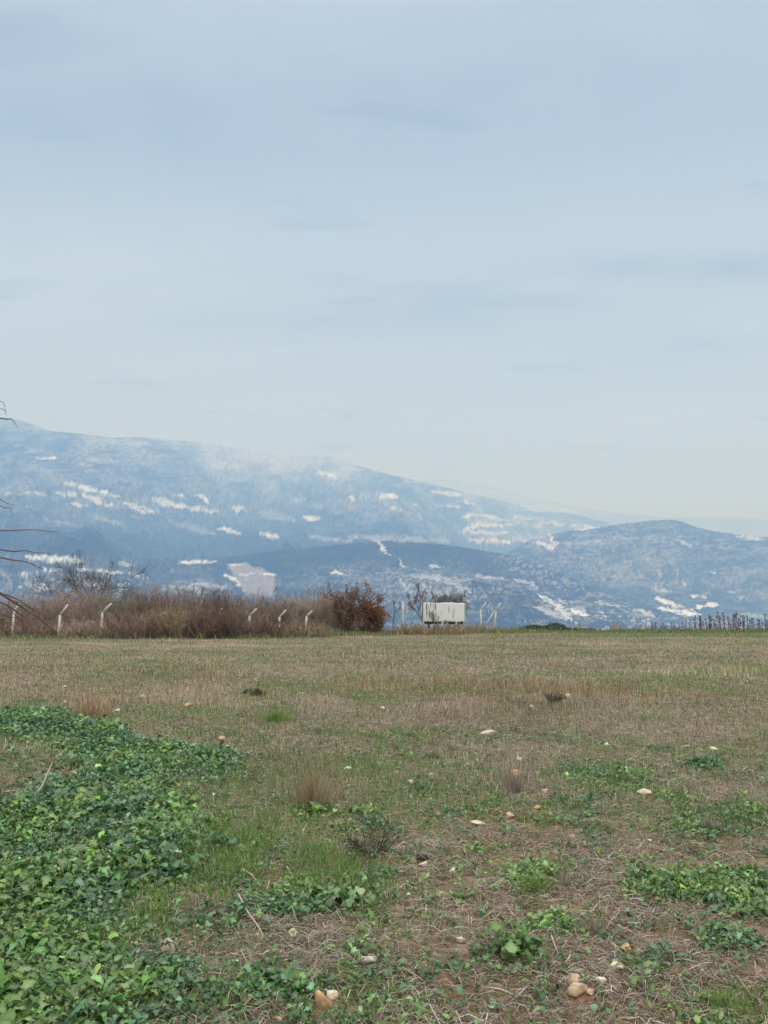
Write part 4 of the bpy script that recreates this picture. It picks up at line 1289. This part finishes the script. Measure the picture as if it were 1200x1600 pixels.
# rusty leafy bush
def rusty_bush(d, cx, wpx, top, label, seed, nst):
    rng = np.random.default_rng(seed)
    p = at(cx, 982, d); p[2] = float(field_z(p[0], d)); H = at(cx, top, d)[2] - p[2]; W = wpx * d / F
    (Vs, Qs, Cs), A = shrub_mesh(rng, W, H, nst, REDB * .7, 8, .014, .16, .4)
    r = empty('leafy_bush', p, label, 'bush', 'rusty leafed bushes by the hedge')
    build('stems', Vs, [Qs], TWIG, r, Cs); A.build('twigs', TWIG, r)
    base = np.concatenate(A.v)
    n = 6500
    b = base[rng.integers(0, len(base), n)] + rng.normal(0, .06, (n, 3))
    k = b[:, 2] > .25; b = b[k]; n = len(b)
    s = rng.uniform(.03, .065, n)
    u = norm(rng.normal(0, 1, (n, 3))); v_ = norm(np.cross(u, rng.normal(0, 1, (n, 3))))
    V = np.stack([b - u * s[:, None], b + v_ * (s * .6)[:, None], b + u * s[:, None], b - v_ * (s * .6)[:, None]], 1).reshape(-1, 3)
    q = np.arange(n * 4).reshape(-1, 4)
    pal = np.array([(.34, .155, .08), (.25, .11, .06), (.41, .205, .105), (.19, .11, .07), (.20, .15, .085)])
    tone = .6 + .8 * fbm(b[:, 0] * 2.2, b[:, 2] * 2.2, seed, 2)
    C = np.repeat(vary(pick(pal, n, rng), rng, .25) * tone[:, None], 4, 0)
    build('foliage', V, q, attr_mat('rusty_leaf', .8, .2, 10, .2, .35), r, C)
    return r


rusty_bush(54, 544, 46, 896, 'taller rust orange leafy bush beside the fence', 401, 26)
rusty_bush(54.5, 582, 34, 918, 'smaller dark red leafy bush right of the rust orange one', 402, 20)


# ------------------------------------------------------------------ bare trees
def bare_tree(p, H, Wd, trunk_h, r0, pal, label, seed, limbs=6, br=8, tw=11, fine=5, name='bare_tree', up=.08, thick=.009, ang=.75, lean=(0, 0), cat='tree', group='bare trees behind the hedge'):
    rng = np.random.default_rng(seed)
    r = empty(name, p, label, cat, group)
    S = np.zeros((1, 3)); S[0, 2] = -.1
    T = grow(rng, S, np.array([[lean[0], lean[1], 1.0]]), np.array([trunk_h]), 6, .06)
    V, q = tubes(T, taper(1, 6, r0, r0 * .7), 8)
    build('trunk', V, [q], TWIG, r, vary(np.repeat(pal[:1], len(V), 0), rng, .1), True)
    S1 = np.repeat(T[:, -1], limbs, 0) - np.array([0, 0, 1]) * rng.uniform(0, trunk_h * .3, (limbs, 1))
    a = np.arange(limbs) * 6.283 / limbs + rng.normal(0, .3, limbs)
    an = rng.normal(ang, .28, limbs)
    D1 = np.stack([np.cos(a) * np.sin(an), np.sin(a) * np.sin(an), np.cos(an)], -1)
    P1 = grow(rng, S1, D1, (H - trunk_h) * rng.uniform(.75, 1.05, limbs), 6, .14, up)
    A = Acc()
    V, q = tubes(P1, taper(limbs, 6, r0 * .55, r0 * .14), 6); A.add(V, q, vary(np.repeat(pal[:1], len(V), 0), rng, .08))
    S2, D2, _, t2 = spawn(rng, P1, br, .65, .2, 1)
    P2 = grow(rng, S2, D2, Wd * .42 * rng.uniform(.5, 1, len(S2)) * (1.2 - .7 * t2), 5, .16, up)
    V, q = tubes(P2, taper(len(S2), 5, max(r0 * .2, thick), thick), 4); A.add(V, q, vary(np.repeat(pal[:1], len(V), 0), rng, .08))
    A.build('branches', TWIG, r, True)
    A = Acc()
    S3, D3, _, t3 = spawn(rng, P2, tw, .6, .15, 1)
    P3 = grow(rng, S3, D3, Wd * .17 * rng.uniform(.5, 1.1, len(S3)), 4, .2, up)
    V, q = tubes(P3, taper(len(S3), 4, thick, thick * .6), 3); A.add(V, q, np.repeat(vary(pick(pal, len(S3), rng), rng), 12, 0))
    S4, D4, _, _ = spawn(rng, P3, fine, .6, .2, 1)
    P4 = grow(rng, S4, D4, Wd * .07 * rng.uniform(.5, 1.1, len(S4)), 3, .2, up)
    V, q = tubes(P4, taper(len(S4), 3, thick * .7, thick * .5), 3); A.add(V, q, np.repeat(vary(pick(pal, len(S4), rng), rng), 9, 0))
    A.build('crown', TWIG, r)
    return r


def tree_at(cx, top, d, wpx, tf, r0, pal, label, seed, **k):
    p = at(cx, 982, d); p[2] = float(field_z(p[0], d)); H = at(cx, top, d)[2] - p[2]
    return bare_tree(p, H, wpx * d / F, H * tf, r0, pal, label, seed, **k)


TG = np.array([(.15, .135, .128), (.20, .18, .165), (.13, .12, .12)])
tree_at(148, 862, 66, 125, .40, .10, TG, 'round crowned bare tree rising above the hedge', 501, limbs=10, ang=.72, up=.01, br=7, tw=8, fine=3)
tree_at(98, 874, 70, 70, .45, .07, TG, 'smaller bare tree close to the left of the round crowned one', 502, limbs=7, br=6, tw=7, fine=3, ang=.65, up=.01)
tree_at(302, 893, 62, 40, .5, .05, TG * 1.2, 'faint thin bare tree poking up behind the middle of the hedge', 503, limbs=4, br=5, tw=6, fine=3)
tree_at(660, 914, 66, 40, .35, .045, TG * 1.5, 'slender bare tree behind the left end of the white container', 504, limbs=5, br=6, up=.12, ang=.45)
tree_at(703, 923, 66, 62, .35, .045, TG * 1.5, 'wide low bare tree domed over the top of the white container', 505, limbs=7, br=7, ang=.85)
PS = np.array([(.26, .24, .22), (.20, .18, .17), (.15, .13, .12)])
tree_at(421, 912, 54, 40, .45, .045, PS, 'pale forked sapling in front of the grey pink hillside scar', 506, limbs=4, br=4, tw=5, fine=2, ang=.5, name='bare_sapling', cat='sapling', group='bare saplings by the fence')
tree_at(442, 918, 54.5, 36, .45, .04, PS * .8, 'pale sapling with spread twigs right of the forked one', 507, limbs=4, br=4, tw=5, fine=2, ang=.6, name='bare_sapling', cat='sapling', group='bare saplings by the fence')
tree_at(613, 925, 58, 34, .4, .035, TG * 1.3, 'thin bare sapling between the rusty bushes and the straight post', 508, limbs=3, br=4, tw=5, fine=2, ang=.4, name='bare_sapling', cat='sapling', group='bare saplings by the fence')
tree_at(686, 946, 59.7, 34, .3, .02, TG * 1.3, 'dark bare sapling in front of the streaked side of the container', 509, limbs=4, br=4, tw=4, fine=2, ang=.5, name='bare_sapling', cat='sapling', group='bare saplings by the fence', lean=(-.5, 0))


# hanging-branch tree, trunk outside the frame on the left
def edge_tree():
    rng = np.random.default_rng(601)
    D = 12.5
    base = at(-330, 1000, D); base[2] = float(field_z(base[0], base[1]))
    r = empty('overhanging_tree', base, 'bare red brown tree reaching in from the left edge with drooping twigs', 'tree')
    pal = np.array([(.15, .088, .074), (.19, .12, .10), (.12, .085, .08)])
    T = np.array([[0, 0, -.2], [.04, 0, .6], [.02, .05, 1.3], [.10, .02, 2.1], [.05, -.05, 3.0], [.12, 0, 3.9]])
    V, q = tubes(T[None], taper(1, 6, .17, .07), 10)
    build('trunk', V, [q], TWIG, r, vary(np.repeat(pal[:1], len(V), 0), rng, .1), True)

    def cat(ctrl, n=14):
        """smooth curve through photo-space control points with their own distances"""
        C = np.array([at(*c) - base if len(c) == 3 and c[0] > -900 else np.array(c) for c in ctrl])
        t = np.linspace(0, len(C) - 1, n); out = []
        for tt in t:
            i = min(int(tt), len(C) - 2); f = tt - i
            p0, p1, p2, p3 = C[max(i - 1, 0)], C[i], C[i + 1], C[min(i + 2, len(C) - 1)]
            out.append(.5 * ((2 * p1) + (p2 - p0) * f + (2 * p0 - 5 * p1 + 4 * p2 - p3) * f * f + (3 * p1 - p0 - 3 * p2 + p3) * f ** 3))
        return np.array(out)
    B = Acc(); Tw = Acc()

    def limb(ctrl, ra, rb, acc, sides=5, n=14):
        P = cat(ctrl, n)
        P[1:-1] += rng.normal(0, .006, (n - 2, 3))
        V, q = tubes(P[None], taper(1, n, ra, rb), sides); acc.add(V, q, vary(np.repeat(pal[rng.integers(0, 3)][None], len(V), 0), rng, .08)); return P
    main = []
    main.append(limb([(-320, 830, 12.5), (-200, 845, 12.3), (-90, 880, 12.1), (0, 926, 12), (45, 955, 11.9), (90, 990, 11.9)], .034, .008, B))
    main.append(limb([(-325, 760, 12.5), (-200, 790, 12.8), (-80, 832, 13), (0, 858, 13), (45, 861, 13), (82, 866, 13.1)], .022, .003, B))
    main.append(limb([(-325, 730, 12.5), (-180, 780, 12.3), (-70, 822, 12.2), (0, 828, 12.2), (45, 829, 12.2), (92, 832, 12.2)], .020, .003, B))
    main.append(limb([(-322, 640, 12.5), (-200, 680, 12.8), (-80, 735, 12.9), (0, 780, 13), (24, 790, 13)], .020, .003, B))
    main.append(limb([(-320, 560, 12.5), (-200, 590, 12.8), (-80, 640, 13), (0, 653, 13), (18, 656, 13), (27, 668, 13)], .020, .003, B))
    limb([(-325, 800, 12.5), (-160, 842, 12.7), (-50, 862, 12.6), (0, 871, 12.6), (40, 878, 12.6), (70, 890, 12.6)], .022, .004, Tw, 4)
    limb([(-60, 700, 12.8), (-20, 760, 12.9), (0, 790, 13), (15, 795, 13), (22, 806, 13)], .008, .003, Tw, 4)
    limb([(-30, 646, 13), (-8, 640, 13), (6, 640, 13), (10, 648, 13)], .006, .003, Tw, 4)
    limb([(-5, 625, 13), (5, 630, 13), (9, 642, 13)], .005, .003, Tw, 4)
    limb([(-90, 880, 12.1), (-20, 928, 11.8), (15, 948, 11.7), (40, 966, 11.7), (52, 985, 11.7)], .014, .004, Tw, 4)
    limb([(0, 926, 12), (30, 938, 12.1), (60, 962, 12.2), (75, 985, 12.2)], .010, .004, Tw, 4)
    limb([(20, 938, 12), (45, 948, 11.8), (60, 957, 11.8), (85, 965, 11.7)], .007, .003, Tw, 4)
    limb([(-120, 890, 12.1), (-50, 935, 11.9), (-5, 962, 11.9), (18, 975, 11.9), (32, 990, 11.9)], .010, .003, Tw, 4)
    limb([(-60, 940, 12), (0, 960, 12.1), (30, 968, 12.1), (46, 976, 12.1)], .007, .003, Tw, 4)
    limb([(-20, 944, 11.9), (5, 942, 11.9), (25, 962, 11.9), (36, 968, 11.9)], .007, .003, Tw, 4)
    # the rest of the crown, rising and hanging on the far side
    n = 9
    S = T[rng.integers(3, 6, n)]; a = rng.uniform(1.8, 4.5, n)
    P = grow(rng, S, np.stack([np.cos(a), np.sin(a), rng.uniform(.2, 1.4, n)], -1), rng.uniform(1.2, 2.4, n), 6, .16, -.05)
    V, q = tubes(P, taper(n, 6, .035, .008), 5); B.add(V, q, vary(np.repeat(pal[:1], len(V), 0), rng, .1))
    S2, D2, _, _ = spawn(rng, P, 8, .6, .2, 1)
    P2 = grow(rng, S2, D2, rng.uniform(.3, .8, len(S2)), 4, .2, -.12)
    V, q = tubes(P2, taper(len(S2), 4, .008, .003), 4); Tw.add(V, q, vary(np.repeat(pal[1:2], len(V), 0), rng, .1))
    B.build('branches', TWIG, r, True); Tw.build('twigs', TWIG, r, True)


edge_tree()


# ------------------------------------------------------------------ green bushes on the crest at the right
def green_bush(d, cx, wpx, top, label, seed):
    rng = np.random.default_rng(seed)
    p = at(cx, 982, d); p[2] = float(field_z(p[0], d)); H = at(cx, top, d)[2] - p[2]; W = wpx * d / F
    n = 2600
    v = norm(rng.normal(0, 1, (n, 3))); v[:, 2] = np.abs(v[:, 2])
    rr = rng.uniform(.55, 1.0, n) ** .5
    lump = .72 + .5 * fbm(v[:, 0] * 2 + 3, v[:, 1] * 2 + v[:, 2] * 2, seed, 2)
    b = v * (rr * lump)[:, None] * np.array([W * .55, W * .40, H * 1.02])
    s = rng.uniform(.025, .05, n); u = norm(rng.normal(0, 1, (n, 3))); w_ = norm(np.cross(u, rng.normal(0, 1, (n, 3))))
    V = np.stack([b - u * s[:, None], b + w_ * (s * .6)[:, None], b + u * s[:, None], b - w_ * (s * .6)[:, None]], 1).reshape(-1, 3)
    pal = np.array([(.085, .12, .04), (.06, .085, .032), (.13, .155, .06), (.16, .145, .07)])
    r = empty('green_bush', p, label, 'bush', 'low green bushes on the field edge')
    build('foliage', V, np.arange(n * 4).reshape(-1, 4), attr_mat('bush_leaf', .7, .3, 10, .2, .2), r, np.repeat(vary(pick(pal, n, rng), rng, .25), 4, 0))
    m_ = 14; a = rng.uniform(0, 6.28, m_)
    P = grow(rng, np.zeros((m_, 3)), np.stack([np.cos(a), np.sin(a), rng.uniform(.4, 1.5, m_)], -1), np.full(m_, H * .8), 4, .2)
    Vt, q = tubes(P, taper(m_, 4, .014, .006), 4)
    build('stems', Vt, [q], TWIG, r, np.repeat(DARK[:1], len(Vt), 0))
    return r


green_bush(60, 866, 46, 973, 'rounded dark green bush on the field edge right of the fence', 701)
green_bush(60.5, 834, 46, 976, 'lower green bush left of the rounded dark green one', 702)
green_bush(61.5, 905, 50, 981, 'flattest green bush on the field edge right of the rounded one', 703)
shrub(61, 963, 30, 966, PALEB, 16, 'faint pale dry weed bush on the field edge between green bushes and crop stalks', 720, dense=6, thick=.009, group='dry weeds on the field edge')
shrub(61, 905, 34, 972, PALEB, 12, 'faint dry weed behind the flattest green bush', 721, dense=6, thick=.009, group='dry weeds on the field edge')
shrub(61, 1000, 26, 972, GREYB, 10, 'small faint dry weed left of the row of crop stalks', 722, dense=6, thick=.009, group='dry weeds on the field edge')


# ------------------------------------------------------------------ dry crop stalks at the right edge
STALK = attr_mat('dry_crop', .85, .2, 12, .25, .1)


def crop_stalk(seed):
    rng = np.random.default_rng(seed)
    A = Acc(); H = 1.0
    P = grow(rng, np.array([[0, 0, -.05]]), np.array([[rng.normal(0, .05), rng.normal(0, .05), 1.0]]), np.array([H]), 6, .03)
    V, q = tubes(P, taper(1, 6, .022, .012), 5); st = (V, q)
    pal = np.array([(.19, .10, .085), (.25, .145, .11), (.15, .095, .08), (.34, .25, .19)])
    r = empty('crop_stalk', (0, 0, 0), 'thin dark dried crop stalk in the row standing on the right field edge', 'crop stalk', 'dried crop stalks on the right field edge')
    build('stalk', V, [q], STALK, r, vary(np.repeat(pal[:1], len(V), 0), rng, .1), True)
    n = 9
    t = rng.uniform(.15, .95, n) * 5; i = t.astype(int).clip(0, 4); S = P[0, i] + (P[0, i + 1] - P[0, i]) * (t - i)[:, None]
    a = rng.uniform(0, 6.28, n)
    D = np.stack([np.cos(a), np.sin(a), rng.uniform(.2, 1.3, n)], -1)
    Lp = grow(rng, S, D, rng.uniform(.12, .30, n), 5, .15, -.55)
    Rr = np.stack([np.full(n, .008), np.full(n, .018), np.full(n, .020), np.full(n, .014), np.full(n, .004)], -1)
    V, q = tubes(Lp, Rr, 3)
    build('leaves', V, [q], STALK, r, np.repeat(vary(pick(pal, n, rng), rng, .25), 15, 0))
    h = 8
    S = np.repeat(P[:, -1], h, 0); a = rng.uniform(0, 6.28, h)
    Pp = grow(rng, S - np.array([0, 0, .05]), np.stack([np.cos(a) * .3, np.sin(a) * .3, np.ones(h)], -1), rng.uniform(.08, .2, h), 3, .1, 0)
    V, q = tubes(Pp, taper(h, 3, .018, .008), 3)
    build('seed_head', V, [q], STALK, r, np.repeat(vary(pick(pal * .8, h, rng), rng, .2), 9, 0))
    return r


protos = [crop_stalk(800 + k) for k in range(4)]
rng = np.random.default_rng(77)
spots = []
for px in list(np.arange(1008, 1212, 5.0)) + list(np.arange(1090, 1215, 5.5)):
    spots.append((px + rng.normal(0, 1.8), rng.uniform(60.5, 63.5)))
for k, (px, d) in enumerate(spots):
    o = protos[k] if k < 4 else copy_tree(protos[k % 4])
    p = at(px, 985, d); p[2] = float(field_z(p[0], d)); o.location = [float(v) for v in p]
    hh = np.interp(px, [1000, 1060, 1080, 1120, 1215], [.48, .62, .90, 1.15, 1.05]) * rng.uniform(.60, 1.15)
    o.rotation_euler = (0, 0, rng.uniform(0, 6.28)); o.scale = (1.1, 1.1, hh)


# ------------------------------------------------------------------ taller rough grass along the hedge foot and crest
def edge_grass():
    rng = np.random.default_rng(901)
    n = 60000
    px = rng.uniform(-300, 1500, n)
    dline = np.interp(px, [-300, 0, 350, 480, 600, 700, 800, 1500], [47.5, 47.5, 48.3, 50, 54, 57, 58.5, 61])
    d = dline + rng.normal(0, 1.0, n) + np.abs(rng.normal(0, 1.5, n))
    x = (px - 600) / F * d; y = d
    g = (rng.random(n) < np.where(px > 780, .55, .22 + .2 * (fbm(px / 60, 0 * px, 5, 2) > .5)))
    h = rng.uniform(.08, .34, n) * np.where(px > 780, .8, 1.0) * (.5 + 1.1 * fbm(px / 25, d / 2, 6, 3)) * np.where(rng.random(n) < .04, 1.8, 1)
    c = np.where(g[:, None], vary(pick(PAL_GRN * .95, n, rng), rng, .25), vary(pick(PAL_DRY * .75, n, rng), rng, .25))
    V, q, t, C = blades(x, y, field_z(x, y) - .01, h, np.full(n, .028), rng.uniform(0, .7, n), rng.uniform(0, 6.28, n), c, rng=rng)
    return tag(build('rough_grass', V, [q, t], attr_mat('rough_grass', .85, .2, 20, .2, .2), cols=C), kind='stuff')


edge_grass()


# ------------------------------------------------------------------ far village at the mountain foot
def village():
    rng = np.random.default_rng(950)
    A = Acc()
    me = bpy.data.objects['mountains'].data
    co = np.empty(len(me.vertices) * 3, np.float32); me.vertices.foreach_get('co', co); co = co.reshape(-1, 3)
    px, py = project(co[:, 0], co[:, 1], co[:, 2])
    cand = np.where((co[:, 1] < 4300) & (((px > -60) & (px < 260) & (py > 895) & (py < 985)) | ((px > 290) & (px < 360) & (py > 905) & (py < 985)) | ((px > 860) & (px < 1260) & (py > 950) & (py < 990))))[0]
    for i in rng.choice(cand, min(len(cand), 260), replace=False):
        s = rng.uniform(4, 7); l = s * rng.uniform(1.0, 1.9); h = rng.uniform(3, 7); a = rng.uniform(0, 3.14)
        v = np.array([(-l, -s, -3), (l, -s, -3), (l, s, -3), (-l, s, -3), (-l, -s, h), (l, -s, h), (l, s, h), (-l, s, h), (-l, 0, h + s * .6), (l, 0, h + s * .6)], float)
        ca, sa = math.cos(a), math.sin(a); v = np.stack([v[:, 0] * ca - v[:, 1] * sa, v[:, 0] * sa + v[:, 1] * ca, v[:, 2]], -1) + co[i]
        c = np.tile(np.array([(.50, .49, .47), (.42, .39, .36), (.58, .58, .57)])[rng.integers(0, 3)], (10, 1))
        c[8:] = [(.45, .25, .2), (.8, .82, .84)][rng.integers(0, 2)]
        A.add(v, np.array([(0, 1, 5, 4), (1, 2, 6, 5), (2, 3, 7, 6), (3, 0, 4, 7), (4, 5, 9, 8), (6, 7, 8, 9)]), c)
        A.f.setdefault(3, []).append(np.array([(4, 8, 7), (5, 6, 9)]) + A.n - 10)
    return tag(A.build('distant_village', attr_mat('house_wall', .9, .2, .5, .1)), kind='stuff')


village()
